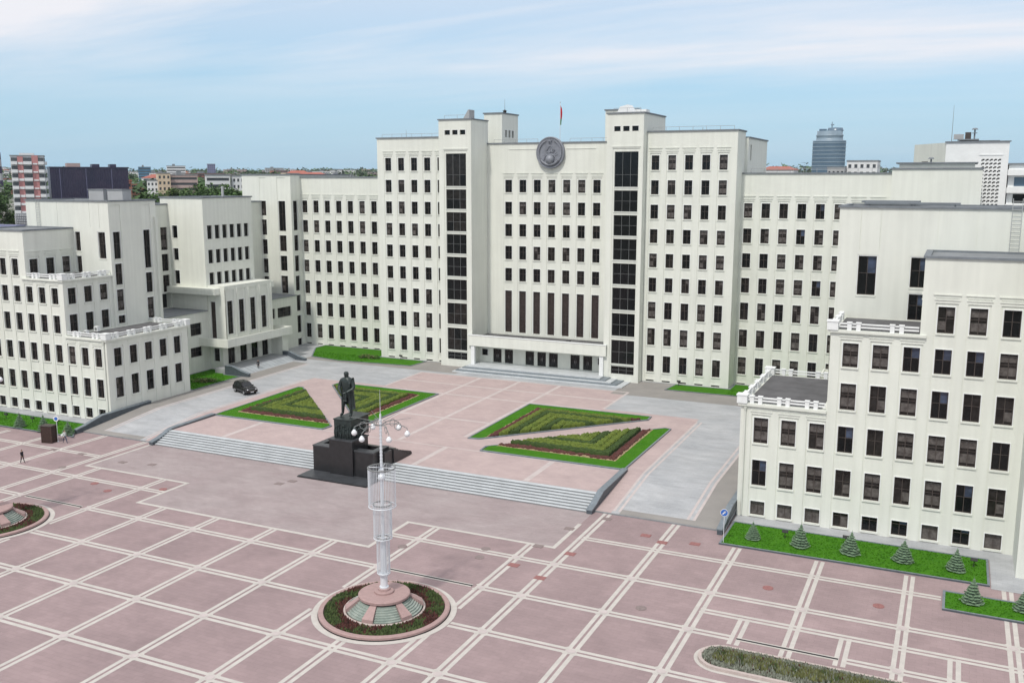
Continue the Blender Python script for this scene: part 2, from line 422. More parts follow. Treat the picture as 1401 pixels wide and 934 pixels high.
# stair towers
BANDS = [(39.38,33.78),(33.24,29.84),(29.29,25.95),(25.45,22.03),(21.48,18.03),(17.47,13.82),(13.26,9.43),(8.78,4.77),(4.4,3.06)]
for s in (-1, 1):
    x0, x1 = (-18.85, -12.5) if s < 0 else (12.15, 18.25)
    g0 = x0+1.32; g1 = g0+3.98
    zt = 45.05 if s < 0 else 45.3
    mb = MB()
    feats = [(g0-.30, g1+.30, 3.0, 39.9, .10), (g0-.42, g1+.42, 40.1, 40.28, -.08)]
    for t, b in BANDS:
        feats.append((g0, g1, b, t, WD)); win('y', YT, -1, g0, g1, b, t, 'stair', GB, style=0 if random.random() < .6 else 1)
        feats.append((g0-.05, g1+.05, b-.14, b, -.02))
    for k in range(3):
        a = x0+1.18+1.5*k
        feats.append((a, a+1.08, 42.56, 43.37, WD)); win('y', YT, -1, a, a+1.08, 42.56, 43.37, 'vent', GB, style=0)
    facade(mb, 'y', YT, x0, x1, Z0, zt, feats, -1)
    plainbox(mb, x0, x1, YT, 154.8 if s < 0 else 160.3, Z0, zt, 'stucco', 'rlkt')
    part(mb, 'stair_tower')
    pcop(x0, x1, YT, 154.6 if s < 0 else 160.1, zt)
    # rear penthouse
    mb = MB(); px0, px1 = (-15.9, -12.25) if s < 0 else (7.3, 13.1)
    py0, py1 = (160.0, 167.) if s < 0 else (160.9, 167)
    f3 = []
    if s < 0:
        for k in range(3):
            a = py0+1.35+1.45*k; f3.append((a, a+.85, 42.6, 43.9, WD)); win('x', px1, 1, a, a+.85, 42.6, 43.9, 'vent', GB, style=0)
    facade(mb, 'x', px1, py0, py1, 36, 46.75, f3, 1)
    plainbox(mb, px0, px1, py0, py1, 36, 46.75, 'stucco', 'flkt')
    part(mb, 'penthouse'); pcop(px0, px1, py0, py1, 46.75, wall=.3)
    for gx in range(0): pass
# centre
mb = MB(); feats = []
cc = [-9.0+2.765*k for k in range(7)]
RC_ = [(34.9,32.7),(31.05,28.85),(27.15,24.95),(23.25,20.85),(19.3,16.95),(15.25,7.65)]
columns(feats, 'y', YC, -1, cc, RC_, 1.33, 7.65, GB, kind=['std']*5+['tall'])
feats += [(-8.3, -2.6, 40.12, 40.26, -.08), (2.6, 8.0, 40.12, 40.26, -.08)]
facade(mb, 'y', YC, -12.5, 12.15, 7.2, 41.1, feats, -1)
plainbox(mb, -12.5, 12.15, YC, 170, Z0, 41.1, 'stucco', 'kt')
part(mb, 'central_block'); pcop(-12.5, 12.15, YC, 170, 41.1)
# canopy, piers, entrance wall
mb = MB()
mb.box(-13.1, 12.75, 147.75, 148.05, 5.93, 7.78, 'stucco')
mb.box(-13.15, 12.8, 147.68, 148.12, 7.78, 7.9, 'white')
mb.box(-12.5, 12.15, 148.05, YC, 5.93, 7.15, 'tar', skip='b')
mb.box(-12.5, 12.15, 148.05, YC, 5.88, 5.93, 'stucco')
mb.box(-12.6, -11.9, 147.9, 148.4, 1.9, 5.93, 'white'); mb.box(11.55, 12.25, 147.9, 148.4, 1.9, 5.93, 'white')
for x in (-4.6, 4.4): mb.box(x-.35, x+.35, 151.6, 152.1, 7.15, 7.45, 'tar')
part(mb, 'canopy')
mb = MB(); feats = []; YD = 150.4
doors = [(-9.42,-7.75),(-7.13,-5.5),(-3.08,-1.44),(-.81,.83),(1.39,3.07),(5.42,7.12),(7.74,9.41)]
for a, b in doors: feats.append((a, b, 2.76, 5.25, .35))
for a, b in ((-11.6,-10.35),(10.45,11.6)): feats.append((a, b, 3.9, 5.1, .2)); win('y', YD, -1, a, b, 3.9, 5.1, 'vent', GB, depth=.2, style=0)
facade(mb, 'y', YD, -12.5, 12.15, 1.9, 5.88, feats, -1, 'stucco_old')
part(mb, 'entrance_wall')
for a, b in doors:
    mb = MB(); y = YD+.22
    mb.box(a, a+.09, y, y+.1, 2.76, 5.25, 'door'); mb.box(b-.09, b, y, y+.1, 2.76, 5.25, 'door'); mb.box((a+b)/2-.05, (a+b)/2+.05, y, y+.1, 2.76, 5.25, 'door')
    mb.box(a+.09, b-.09, y, y+.1, 5.13, 5.25, 'door'); mb.box(a+.09, b-.09, y, y+.1, 2.76, 3.0, 'door')
    mb.box(a+.09, b-.09, y+.04, y+.06, 3.0, 5.13, 'glass_dark')
    d = part(mb, 'door'); h = MB()
    for q in (-.14, .14): h.tube(((a+b)/2+q, y-.06, 3.7), ((a+b)/2+q, y-.06, 4.2), .02, mt='chrome', n=6)
    hh = h.build('handle'); hh.parent = d
# front podium stairs
mb = MB()
for k in range(6):
    e = .36*(5-k); z = 1.78+.165*k
    mb.box(-12.7-e*1.0, 12.4+e*3.2, 146.0-e*1.6, 150.38, .8, z+.0, 'step' if k % 2 else 'granite_lt')
part(mb, 'entrance_stairs')
# recessed wings
for s in (-1, 1):
    yp = 156.2 if s < 0 else 154.23
    mb = MB(); feats = []
    if s < 0:
        cols = [-54.72+2.72*k for k in range(8)]; rows = [(30.8,28.4),(26.92,24.5),(23.0,20.6),(19.0,16.6),(14.87,12.2),(10.51,7.75),(6.12,3.28)]; zt = 35.25; x0, x1 = -55.2, -32.6; w = 1.25
    else:
        cols = [33.25+2.75*k for k in range(8)]; rows = [(31.28,28.97),(27.3,25.0),(23.35,21.05),(19.4,17.0),(15.4,12.6),(11.0,8.15),(6.45,3.62)]; zt = 35.85; x0, x1 = 32.75, 55.2; w = 1.3
    columns(feats, 'y', yp, -1, cols, rows, w, 2.3, GB)
    for a in cols: feats.append((a-.05, a+w, 1.93, 2.15, .25)); mb.box(a-.05, a+w, yp+.2, yp+.21, 1.93, 2.15, 'door', skip='btrlk')  # black sheets paint the shade inside these vent slits too
    facade(mb, 'y', yp, x0, x1, Z0, zt, feats, -1)
    plainbox(mb, x0, x1, yp, yp+16, Z0, zt, 'stucco', 'ktlr')
    part(mb, 'recessed_wing'); pcop(x0+(.2 if s>0 else 0), x1-(.2 if s<0 else 0), yp, yp+16, zt)

# ---- projecting wings --------------------------------------------------------
def balustrade(s, pts, z, name='balustrade', blocks=None):
    """pts = polyline of (x,y); paired posts, two rails, corner blocks"""
    mb = MB()
    for i, (x, y) in enumerate(pts):
        if blocks and i not in blocks: continue
        mb.box(x-.52, x+.52, y-.46, y+.46, z, z+.80, 'white'); mb.box(x-.58, x+.58, y-.52, y+.52, z+.803, z+.92, 'white')
    for si, ((xa, ya), (xb, yb)) in enumerate(zip(pts, pts[1:])):
        L = math.hypot(xb-xa, yb-ya); ux, uy = (xb-xa)/L, (yb-ya)/L
        ta = .54 if (not blocks or si in blocks) else 0.; tb = .54 if (not blocks or si+1 in blocks) else 0.
        n = max(1, round((L-1.1)/2.75)); st = (L)/n
        for k in range(n):
            for q in (st*(k+.5)-.42, st*(k+.5)+.42):
                if q < .7 or q > L-.7: continue
                x, y = xa+ux*q, ya+uy*q
                mb.box(x-.20, x+.20, y-.20, y+.20, z, z+.72, 'white'); mb.box(x-.25, x+.25, y-.25, y+.25, z+.723, z+.82, 'white')
        for zz in (.28, .58):
            nx, ny = -uy, ux
            a = .09
            p = [(xa+ux*ta-nx*a, ya+uy*ta-ny*a), (xb-ux*tb-nx*a, yb-uy*tb-ny*a), (xb-ux*tb+nx*a, yb-uy*tb+ny*a), (xa+ux*ta+nx*a, ya+uy*ta+ny*a)]
            mb.prism(p, z+zz, z+zz+.13, 'white')
            mb.add([(x, y, z+zz) for x, y in p], [(3, 2, 1, 0)] , 'white')
    return part(mb, name)

FR = {'b':(1.78,.28),'f1':(6.24,3.48),'f2':(10.75,8.05),'f3':(15.12,12.45),'f4':(19.18,16.78),'f5':(23.24,20.72)}
YW = 97.46
for s in (-1, 1):
    dz = 0 if s < 0 else .25
    def X(a, b): return mx(s, a, b)
    sg = 1 if s < 0 else -1        # direction of the courtyard
    def colsx(ks):                 # window left edges on the street front
        out = []
        for k in ks:
            out.append(46.69+2.768*k if s > 0 else -(47.8+2.67*k))
        return sorted(out)
    WW = 1.45 if s > 0 else 1.37
    B1, B2, BS = (53.8, 61.87, 62.45) if s > 0 else (53.25, 60.85, 61.75)
    def front(ks, keys, x0, x1, zt, z0=-.4):
        feats = []; rows = [FR[k] for k in keys]
        columns(feats, 'y', YW, -1, colsx(ks), rows, WW, -.4, GB, kind=['std']*(len(rows)-1)+['base'])
        facade(mb, 'y', YW, x0, x1, z0, zt, feats, -1)
    # lower terrace block
    mb = MB(); x0, x1 = X(45.3, B1)
    front((0,1,2), ('f2','f1','b'), x0, x1, 11.95)
    feats = []; ys = [98.77+2.93*k for k in range(5)]
    columns(feats, 'x', s*45.3, sg, ys, [FR['f2'], (6.42, 3.41)], 1.45, zr(0, 100)+.3, GB)
    facade(mb, 'x', s*45.3, YW, 113.4, -.4, 11.95, feats, sg)
    plainbox(mb, x0, x1, YW, 113.4, -.4, 11.95, 'stucco', 'k')
    mb.box(x0-.22 if s < 0 else x0-.25, x1+(.25 if s < 0 else 0), YW-.25, 113.65, 11.953, 12.22, 'stucco')   # cornice
    mb.box(x0+.5, x1-.5, YW+.6, 113.0, 12.2, 12.26, 'tar')
    part(mb, 'terrace_block')
    xe = s*45.45
    balustrade(s, [(s*(B1-.1), YW+.1), (xe, YW+.1), (xe, 113.3), (s*53.3, 113.3)], 12.22, blocks=(1, 2))
    # middle terrace block
    mb = MB(); x0, x1 = X(B1, BS)
    front((3,4,5), ('f4','f3','f2','f1','b'), x0, x1, 20.2)
    feats = []; ys = [98.3+2.9*k for k in range(3)]
    columns(feats, 'x', s*B1, sg, ys, [FR['f4'], (15.25, 12.5)], 1.45, 12.3, GB)
    facade(mb, 'x', s*B1, YW, 106.4, 12.0, 20.2, feats, sg)
    mb.box(x0-(0 if s < 0 else .25), x1+(.25 if s < 0 else 0), YW-.25, 106.39, 20.203, 20.46, 'stucco')
    mb.box(x0+.5, x1-.5, YW+.6, 106.3, 20.45, 20.51, 'tar')
    
    part(mb, 'terrace_block')
    balustrade(s, [(s*(B2-.1), YW+.1), (s*(B1+.15), YW+.1), (s*(B1+.15), 106.2)], 20.46, blocks=(1,))
    # upper front block
    mb = MB(); xo = 71.3; x0, x1 = X(B2, xo)
    zt = 27.35 if s < 0 else 27.75
    f0 = x0 if s > 0 else x0; 
    fa, fb = X(BS, xo)
    front((6,7,8), ('f5','f4','f3','f2','f1','b'), fa, fb, 20.46)
    # above the middle roof the block is a touch wider
    feats = []; columns(feats, 'y', YW, -1, colsx((6,7,8)), [FR['f5']], WW, 20.46, GB)
    WREG[:] = [w for i, w in enumerate(WREG)]
    facade(mb, 'y', YW, x0, x1, 20.46, zt, feats, -1)
    feats = []; columns(feats, 'x', s*B2, sg, ys, [(23.15, 20.66)], 1.45, 20.46, GB)
    facade(mb, 'x', s*B2, YW, 106.4, 20.2, zt, feats, sg)
    plainbox(mb, x0, x1, YW, 106.4, -.4, zt, 'stucco', 't' + ('l' if s < 0 else 'r'))
    part(mb, 'terrace_block'); pcop(x0, x1, YW, 106.3, zt)
    # projecting end block
    mb = MB(); x0, x1 = X(71.3, 92); ze = 30.5 if s > 0 else 26.6
    mb.box(x0, x1, 91.8, 112, -.4, ze, 'stucco', skip='b')
    part(mb, 'end_block'); pcop(x0, x1, 91.8, 112, ze)
    # tall block A
    mb = MB(); zt = 31.55 if s < 0 else 32.1; x0, x1 = X(53.0, 84 if s > 0 else 71.0)
    feats = []
    def cx(a, b): return (a, b) if s > 0 else (-b, -a)
    for (a, b, t, bo) in ((55.15, 56.95, 27.1, 23.0), (60.28, 61.95, 27.1, 24.0), (60.28, 61.95, 23.3, 20.6)) if s > 0 else ((54.05, 55.55, 26.9, 22.87), (59.4, 60.5, 26.85, 23.9), (59.4, 60.5, 23.1, 20.5)):
        p, q = cx(a, b); feats += [(p-.12, q+.12, bo-.25, t+.1, .05), (p, q, bo, t, WD)]
        win('y', 106.4, -1, p, q, bo, t, 'std', GB, style=4 if s > 0 else 1)
        feats += [(p-.08, q+.08, bo-.18, bo, -.05)]
    for gx in (55.2, 57.15, 62.6, 66.2) if s > 0 else (55.0, 57.0, 64.0): feats.append((s*gx-.04, s*gx+.04, 27.6, zt-.1, .05))
    facade(mb, 'y', 106.4, x0, x1, 11.5, zt, feats, -1)
    feats = []
    for (ya, rows) in ((107.08, [(26.95,22.8),(22.05,18.78),(18.05,14.75),(14.0,12.75)]), (113.12, [(27.0,20.95),(20.2,17.0),(16.2,12.7),(11.9,9.2),(8.2,5.4)])):
        feats.append((ya-.22, ya+1.6, 12.3 if ya < 110 else 5, zt-.5, .10))
        for t, b in rows:
            feats += [(ya-.02, ya+1.4, b-.15, b, -.02), (ya, ya+1.38, b, t, WD)]; win('x', s*53.0, sg, ya, ya+1.38, b, t, 'std', GB)
    facade(mb, 'x', s*53.0, 106.4, 115.9, .5, zt, feats, sg)
    plainbox(mb, x0, x1, 106.4, 115.9, .5, zt, 'stucco', 'kt' + ('l' if s < 0 else 'r'))
    mb.box(s*52.62, s*53.0, 115.35, 115.9, 1, 29., 'stucco_old')
    part(mb, 'tall_block'); pcop(x0, x1, 106.4, 115.9, zt)
    # recess wall between tall blocks
    mb = MB(); feats = []
    for (ya) in (122.6, 126.0, 143.6, 147.6):
        for t, b in ((26.6, 22.6), (21.9, 18.9), (18.2, 15.2)):
            feats.append((ya, ya+1.6, b, t, WD)); win('x', s*62.4, sg, ya, ya+1.6, b, t, 'std', GB)
    feats.append((119.5, 127.6, 12.3, 14.9, 1.2)); mb.box(s*62.4+(-1.1 if s < 0 else 1.1), s*62.4+(-1.12 if s < 0 else 1.12), 119.5, 127.6, 12.3, 14.9, 'door')  # black back sheet stands in for shade in the deep recess
    facade(mb, 'x', s*62.4, 115.9, 153.06, 11.5, 30.5, feats, sg, 'stucco_old')
    x0, x1 = X(62.4, 70.4); plainbox(mb, x0, x1, 115.9, 153.06, 11.5, 30.5, 'stucco_old', 't')
    part(mb, 'recessed_wing'); pcop(x0, x1, 116.1, 152.9, 30.5)
    # C : block with three rows of six slit windows
    mb = MB(); feats = []; zt = 31.7; x0, x1 = X(54.3, 64)
    for t, b in ((27.0, 24.6), (22.75, 20.35), (18.75, 16.6)):
        feats += [(128.0+.5, 140.1, t, t+.16, -.06), (128.0+.5, 140.1, b-.18, b, -.06)]
        for k in range(6):
            ya = 128.75+1.9*k; feats.append((ya, ya+1.25, b, t, WD)); win('x', s*54.3, sg, ya, ya+1.25, b, t, 'vent', GB, style=0)
    facade(mb, 'x', s*54.3, 127.9, 140.6, 15, zt, feats, sg)
    feats = []
    a, b = X(60.3, 61.5)
    for t, bo in ((26.9, 24.7), (22.9, 20.8), (19.0, 16.6)): feats += [(a-.15, b+.15, bo-.15, bo, -.05), (a, b, bo, t, WD)]; win('y', 127.9, -1, a, b, bo, t, 'vent', GB, style=0)
    facade(mb, 'y', 127.9, x0, x1, 12, zt, feats, -1)
    plainbox(mb, x0, x1, 127.9, 140.6, 12, zt, 'stucco', 'kt')
    part(mb, 'upper_block'); pcop(x0, x1, 127.9, 140.6, zt)
    # projecting slab roof
    mb = MB(); x0, x1 = X(51.5, 62.4)
    if s < 0: mb.box(x0, x1, 126.7, 127.9, 15.1, 16.2, 'stucco'); mb.box(x0, -50.6+.0, 127.9, 128.05, 15.1, 16.2, 'stucco') if 0 else None
    else: mb.box(x0, x1, 126.7, 127.9, 15.1, 16.2, 'stucco')
    xa, xb = X(51.5, 54.3); mb.box(xa, xb, 127.9, 128.1, 15.1, 16.2, 'stucco'); part(mb, 'slab_roof')
    mb = MB(); xa, xb = X(51.5, 62.4); mb.box(xa, xb, 140.75, 142.6, 15.1, 16.2, 'stucco'); part(mb, 'slab_roof')
    # D : tall-window bay
    mb = MB(); feats = []; x0, x1 = X(50.5, 54.45); ysd = [128.7+3.0*k for k in range(4)]
    for ya in ysd:
        feats += [(ya-.35, ya+1.75, 7.8, 15.9, .14), (ya, ya+1.4, 8.05, 13.92, WD), (ya-.08, ya+1.48, 7.85, 8.05, .0)]
        win('x', s*50.5, sg, ya, ya+1.4, 8.05, 13.92, 'tall', GB, style=0)
        feats += [(ya-.62, ya-.42, 7.3, 16.0, -.16)]
    feats += [(140.2, 140.45, 7.3, 16.0, -.16)]
    facade(mb, 'x', s*50.5, 128.1, 140.7, 6.6, 16.6, feats, sg)
    a, b = X(52.75, 53.85); feats = [(a, b, 7.25, 13.75, WD), (a-.2, b+.2, 7.1, 14.0, .05)]; feats = feats[::-1]
    win('y', 128.1, -1, a, b, 7.25, 13.75, 'tall', GB, style=5)
    facade(mb, 'y', 128.1, x0, x1, 6.6, 16.6, feats, -1)
    plainbox(mb, x0, x1, 128.1, 140.7, 6.6, 16.6, 'stucco', 'kt')
    part(mb, 'window_bay')
    # balcony over the door
    mb = MB(); xa, xb = X(48.0, 54.45)
    if s < 0: xi = xb-.25
    mb.box(xa, xb, 125.5, 125.75, 6.3, 7.72, 'stucco'); mb.box(xa, xb, 142.9, 143.15, 6.3, 7.72, 'stucco')
    xa2, xb2 = X(48.0, 48.25); mb.box(xa2, xb2, 125.75, 142.9, 6.3, 7.72, 'stucco')
    xa3, xb3 = X(48.25, 54.45); mb.box(xa3, xb3, 125.75, 142.9, 6.3, 6.58, 'stucco_old')
    part(mb, 'balcony')
    # low link wing
    mb = MB(); feats = []
    for ya, yb, t, b in ((117.0,118.6,10.3,8.3),(119.3,121.1,10.3,8.3),(121.9,122.9,10.3,8.2),(123.6,126.3,10.3,8.15),(144.6,146.2,10.3,8.3),(147.0,151.2,10.25,8.3)):
        feats += [(ya-.08, yb+.08, b-.15, b, -.04), (ya, yb, b, t, WD)]; win('x', s*54.4, sg, ya, yb, b, t, 'std', GB, style=0)
    for ya, yb, t, b in ((117.0,118.6,6.2,3.9),(121.5,122.5,6.2,3.9),(123.4,126.2,6.1,4.4)):
        feats += [(ya, yb, b, t, WD)]; win('x', s*54.4, sg, ya, yb, b, t, 'std', GB, style=0)
    facade(mb, 'x', s*54.4, 115.9, 153.06, .8, 12.1, feats, sg, 'stucco_old')
    x0, x1 = X(54.4, 62.4)
    mb.box(x0-(0 if s < 0 else .2), x1+(.2 if s < 0 else 0), 115.92, 127.88, 12.103, 12.25, 'roofgrey')
    mb.box(x0-(0 if s < 0 else .2), x1+(.2 if s < 0 else 0), 140.72, 153.04, 12.103, 12.25, 'roofgrey')
    part(mb, 'link_wing')
    # ground floor entrance under the balcony
    mb = MB(); feats = []
    dl = [(129.4,131.2),(132.6,134.4),(135.6,137.4),(138.6,140.3)]
    for a, b in dl: feats.append((a, b, 2.55, 5.75, .35))
    for a in (131.65, 134.75, 137.75): feats.append((a, a+.6, 4.2, 5.5, .1))
    facade(mb, 'x', s*51.5, 128.1, 141.2, 1.0, 6.3, feats, sg, 'stucco_old')
    x0, x1 = X(51.5, 54.4); feats = []; a, b = X(52.2, 53.5); feats.append((a, b, 3.2, 5.5, .3)); win('y', 128.1, -1, a, b, 3.2, 5.5, 'std', GB, depth=.3, style=0)
    facade(mb, 'y', 128.1, x0, x1, .8, 6.3, feats, -1)
    plainbox(mb, x0, x1, 128.1, 141.2, .8, 6.3, 'stucco_old', 'k')
    mb.box(*X(48.9, 51.5), 141.2, 142.9, .8, 6.3, 'stucco_old')
    part(mb, 'entrance_wall')
    for a, b in dl:
        mb = MB(); q0, q1 = X(51.72, 51.82)
        mb.box(q0, q1, a, b, 2.55, 5.75, 'glass_dark')
        q0, q1 = X(51.66, 51.72)
        for y in (a, (a+b)/2-.05, b-.1): mb.box(q0, q1, y, y+.1, 2.55, 5.75, 'frame')
        part(mb, 'door')
    # side entrance stairs + cheek walls
    mb = MB()
    mb.box(*X(47.6, 51.5), 125.9, 141.1, .8, 2.5, 'grey')
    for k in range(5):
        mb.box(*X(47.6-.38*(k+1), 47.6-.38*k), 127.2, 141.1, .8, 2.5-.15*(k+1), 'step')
    for y in (125.45, 141.1):
        pts = [(48.9, 1.0), (48.9, 3.15), (47.3, 3.15), (45.3, 2.45), (43.7, 2.1), (43.7, 1.0)]
        vs = [(s*a, y, z) for a, z in pts]+[(s*a, y+.45, z) for a, z in pts]; n = len(pts)
        mb.add(vs, [tuple(range(n)), tuple(range(2*n-1, n-1, -1))], 'granite')
        mb.add(vs, [(i, (i+1) % n, (i+1) % n+n, i+n) for i in range(n)], 'granite')
        for (a, z), (c, w) in zip(pts[1:5], pts[2:5]):
            mb.add([(s*a, y-.08, z+.01), (s*c, y-.08, w+.01), (s*c, y+.53, w+.01), (s*a, y+.53, z+.01), (s*a, y-.08, z+.1), (s*c, y-.08, w+.1), (s*c, y+.53, w+.1), (s*a, y+.53, z+.1)],
                   [(0,1,5,4),(1,2,6,5),(2,3,7,6),(3,0,4,7),(4,5,6,7)], 'granite_lt')
    part(mb, 'entrance_stairs')
    # E : tall block at the rear corner
    mb = MB(); x0, x1 = X(54.95, 67); zt = 35.75 if s < 0 else 36.5
    feats = []
    if s < 0:
        for (a, b, rows) in ((-62.45,-61.2,[(30.7,27.8),(27.0,23.95),(23.05,20.1),(19.2,16.3),(15.6,12.9)]), (-58.12,-56.45,[(30.7,24.8),(23.95,20.8),(19.9,16.9),(15.9,12.4)])):
            feats.append((a-.2, b+.2, 12.2, zt-.5, .08))
            for t, bo in rows: feats += [(a, b, bo, t, WD)]; win('y', 153.06, -1, a, b, bo, t, 'std', GB, style=random.choice((0,1,3)))
    facade(mb, 'y', 153.06, x0, x1, .8, zt, feats, -1)
    if s < 0:
        feats = [(153.55, 155.3, 2.5, 31, .08)]
        for t, bo in ((30.75,24.95),(23.98,20.9),(19.95,16.8),(15.9,12.9),(12.0,8.8),(7.9,4.4),(3.2,1.7)):
            feats.append((153.75, 155.1, bo, t, WD)); win('x', -54.95, 1, 153.75, 155.1, bo, t, 'std', GB, style=0)
        facade(mb, 'x', -54.95, 153.06, 156.2, .8, zt, feats, 1)
        plainbox(mb, x0, x1, 156.2, 173, 34, zt, 'stucco', 'r')
        plainbox(mb, x0, x1, 153.06, 173, .8, zt, 'stucco', 'klt')
    else: plainbox(mb, x0, x1, 153.06, 173, .8, zt, 'stucco', 'klrt')
    part(mb, 'tall_block'); pcop(x0, x1, 153.06, 173, zt)

# roof things that belong to the building
mb = MB()
for (x0, x1, y0, y1, z) in ((55.2, 64.5, 108.5, 111, 32.45), (54.6, 60.5, 112, 115, 32.55)):
    mb.box(x0, x1, y0, y1, z, z+.18, 'coping')
    for a in (x0+.5, (x0+x1)/2, x1-.5): mb.box(a-.08, a+.08, y0+.3, y0+.5, 31.8, z, 'roofgrey')
part(mb, 'roof_shelter')
mb = MB()
for k in range(9):
    for j in range(6): mb.box(-74.6+.42*k, -74.6+.42*k+.30, 107.0, 107.3, 27.0+.40*j, 27.0+.40*j+.27, 'wallgrey')
mb.box(-74.7, -70.9+.0, 107.31, 110, 26.7, 29.45, 'roofgrey')
mb.box(-77.5, -71.2, 104.5, 106.2, 26.7, 27.7, 'wallpurple')
part(mb, 'ventilation_screen')
mb = MB()   # chimney blocks on the left block roof
for x in (-64.6, -60.4): mb = MB(); mb.box(x, x+3.3, 113.2, 115.0, 31.3, 33.2, 'wallgrey'); mb.box(x-.1, x+3.4, 113.1, 115.1, 33.2, 33.35, 'roofgrey'); part(mb, 'chimney')
mb = MB()
mb.box(-50.8, -50.45, 134, 134.3, 31, 33, 'wallgrey'); 
mb.v = [(x-5.5, y+1, z+.7) for x, y, z in mb.v]; part(mb, 'chimney')
mb = MB()   # slanted roof light on the left stair tower
mb.add([(-15.4,150.5,45.1),(-14.0,150.5,45.1),(-14.0,152.5,45.1),(-15.4,152.5,45.1),(-14.2,150.5,46.9),(-14.0,150.5,46.9),(-14.0,152.5,46.9),(-14.2,152.5,46.9)],
       [(0,1,5,4),(1,2,6,5),(2,3,7,6),(3,0,4,7),(4,5,6,7)], 'wallgrey'); part(mb, 'roof_hatch')
mb = MB()
mb.add([(12.6,151.,45.35),(15.6,151.,45.35),(15.6,153.5,45.35),(12.6,153.5,45.35),(13.3,151.,46.6),(14.6,151.,46.9),(14.6,153.5,46.9),(13.3,153.5,46.6)],
       [(0,1,5,4),(1,2,6,5),(2,3,7,6),(3,0,4,7),(4,5,6,7)], 'white'); mb.box(12.7, 16.8, 154, 156, 45.4, 46.3, 'white'); part(mb, 'roof_hatch')
# roof railings
mb = MB()
def rail(x0, x1, y, z, h=.7):
    mb = MB()
    n = int(abs(x1-x0)/2)
    for k in range(n+1):
        x = x0+(x1-x0)*k/n; mb.tube((x, y, z), (x, y, z+h), .03, n=4, mt='wallgrey', caps=False)
    mb.tube((x0, y, z+h), (x1, y, z+h), .03, n=4, mt='wallgrey', caps=False)
    part(mb, 'roof_railing')
rail(-32, -19.5, 150.7, 42.3); rail(19, 32, 150.7, 42.5); rail(-18, -13, 148.9, 45.2); rail(13, 17.5, 148.9, 45.5); rail(-11.5, -3, 155.2, 41.2); rail(3, 11, 155.2, 41.2)
rail(34, 54, 155, 36.0)
# ladder on the right tall block
mb = MB()
for x in (69.15, 70.0): mb.tube((x, 106.22, 27.9), (x, 106.22, 33.2), .035, n=5, mt='ladder')
for k in range(13): mb.tube((69.15, 106.22, 28.1+.4*k), (70.0, 106.22, 28.1+.4*k), .03, n=5, mt='ladder')
part(mb, 'ladder')
mb = MB()
for x in (-68.5, -67.8): mb.tube((x, 106.22, 27.5), (x, 106.22, 31.6), .035, n=5, mt='ladder')
for k in range(10): mb.tube((-68.5, 106.22, 27.7+.4*k), (-67.8, 106.22, 27.7+.4*k), .03, n=5, mt='ladder')
part(mb, 'ladder')
# drain pipes
for (x, y, z0, z1, hop) in ((-45.75, YW-.12, .2, 12.0, 1), (45.8, YW-.12, .2, 12.0, 1)):
    mb = MB(); mb.tube((x, y, z0), (x, y, z1-.6), .09, n=8, mt='stucco_old'); mb.tube((x, y, z1-.6), (x, y, z1-.15), .1, .2, n=8, mt='stucco_old'); part(mb, 'drain_pipe')

# emblem ----------------------------------------------------------------------
mb = MB(); ex, ey, ez = -.15, 154.05, 39.5
def edisc(prof, n=48, sx=1., szz=1.04):
    vs = []; fs = []
    for r, d in prof:
        for i in range(n):
            a = 2*PI*i/n; vs.append((ex+r*math.cos(a)*sx, ey-d, ez+r*math.sin(a)*szz))
    for j in range(len(prof)-1):
        for i in range(n): fs.append((j*n+i, (j+1)*n+i, (j+1)*n+(i+1) % n, j*n+(i+1) % n))
    fs = [tuple(reversed(f)) for f in fs]
    mb.add(vs, fs, 'emblem', True)
edisc([(2.6,-.4),(2.6,.18),(2.5,.30),(2.38,.18),(2.2,.12),(.01,.12)])
rr = random.Random(3)
for sd in (-1, 1):
    for k in range(26):
        a = -PI/2+sd*(.35+k*.094); r = 2.05+.06*(k % 2)
        c = Vector((ex+r*math.cos(a), ey-.28, ez+r*math.sin(a)*1.04)); t = Vector((-math.sin(a)*sd, 0, math.cos(a)*sd))
        for w_ in (-.5, .0, .5):
            d = (t+Vector((math.cos(a), 0, math.sin(a)))*w_).normalized()
            mb.tube(c-d*.02, c+d*.26, .09, .02, n=5, mt='emblem')
# globe half
for k in range(7):
    a0 = PI*k/7; a1 = PI*(k+1)/7
    mb.tube((ex+1.15*math.cos(a0), ey-.2, ez-1.25+1.0*math.sin(a0)), (ex+1.15*math.cos(a1), ey-.2, ez-1.25+1.0*math.sin(a1)), .1, n=5, mt='emblem')
mb.ball((ex, ey-.1, ez-1.15), .85, 'emblem', 10)
for k in range(9):   # sun rays
    a = PI*(k+.5)/9; mb.tube((ex+1.0*math.cos(a), ey-.16, ez-.6+.7*math.sin(a)), (ex+1.55*math.cos(a), ey-.16, ez-.55+1.35*math.sin(a)), .07, .02, n=4, mt='emblem')
# outline of the land
outl = [(-.55,.1),(-.75,.45),(-.45,.6),(-.35,.95),(0,1.15),(.3,1.05),(.5,.7),(.8,.45),(.55,.1),(.2,.2),(-.1,.0)]
for (a, b), (c, d) in zip(outl, outl[1:]+outl[:1]): mb.tube((ex+a, ey-.25, ez+b), (ex+c, ey-.25, ez+d), .06, n=5, mt='emblem')
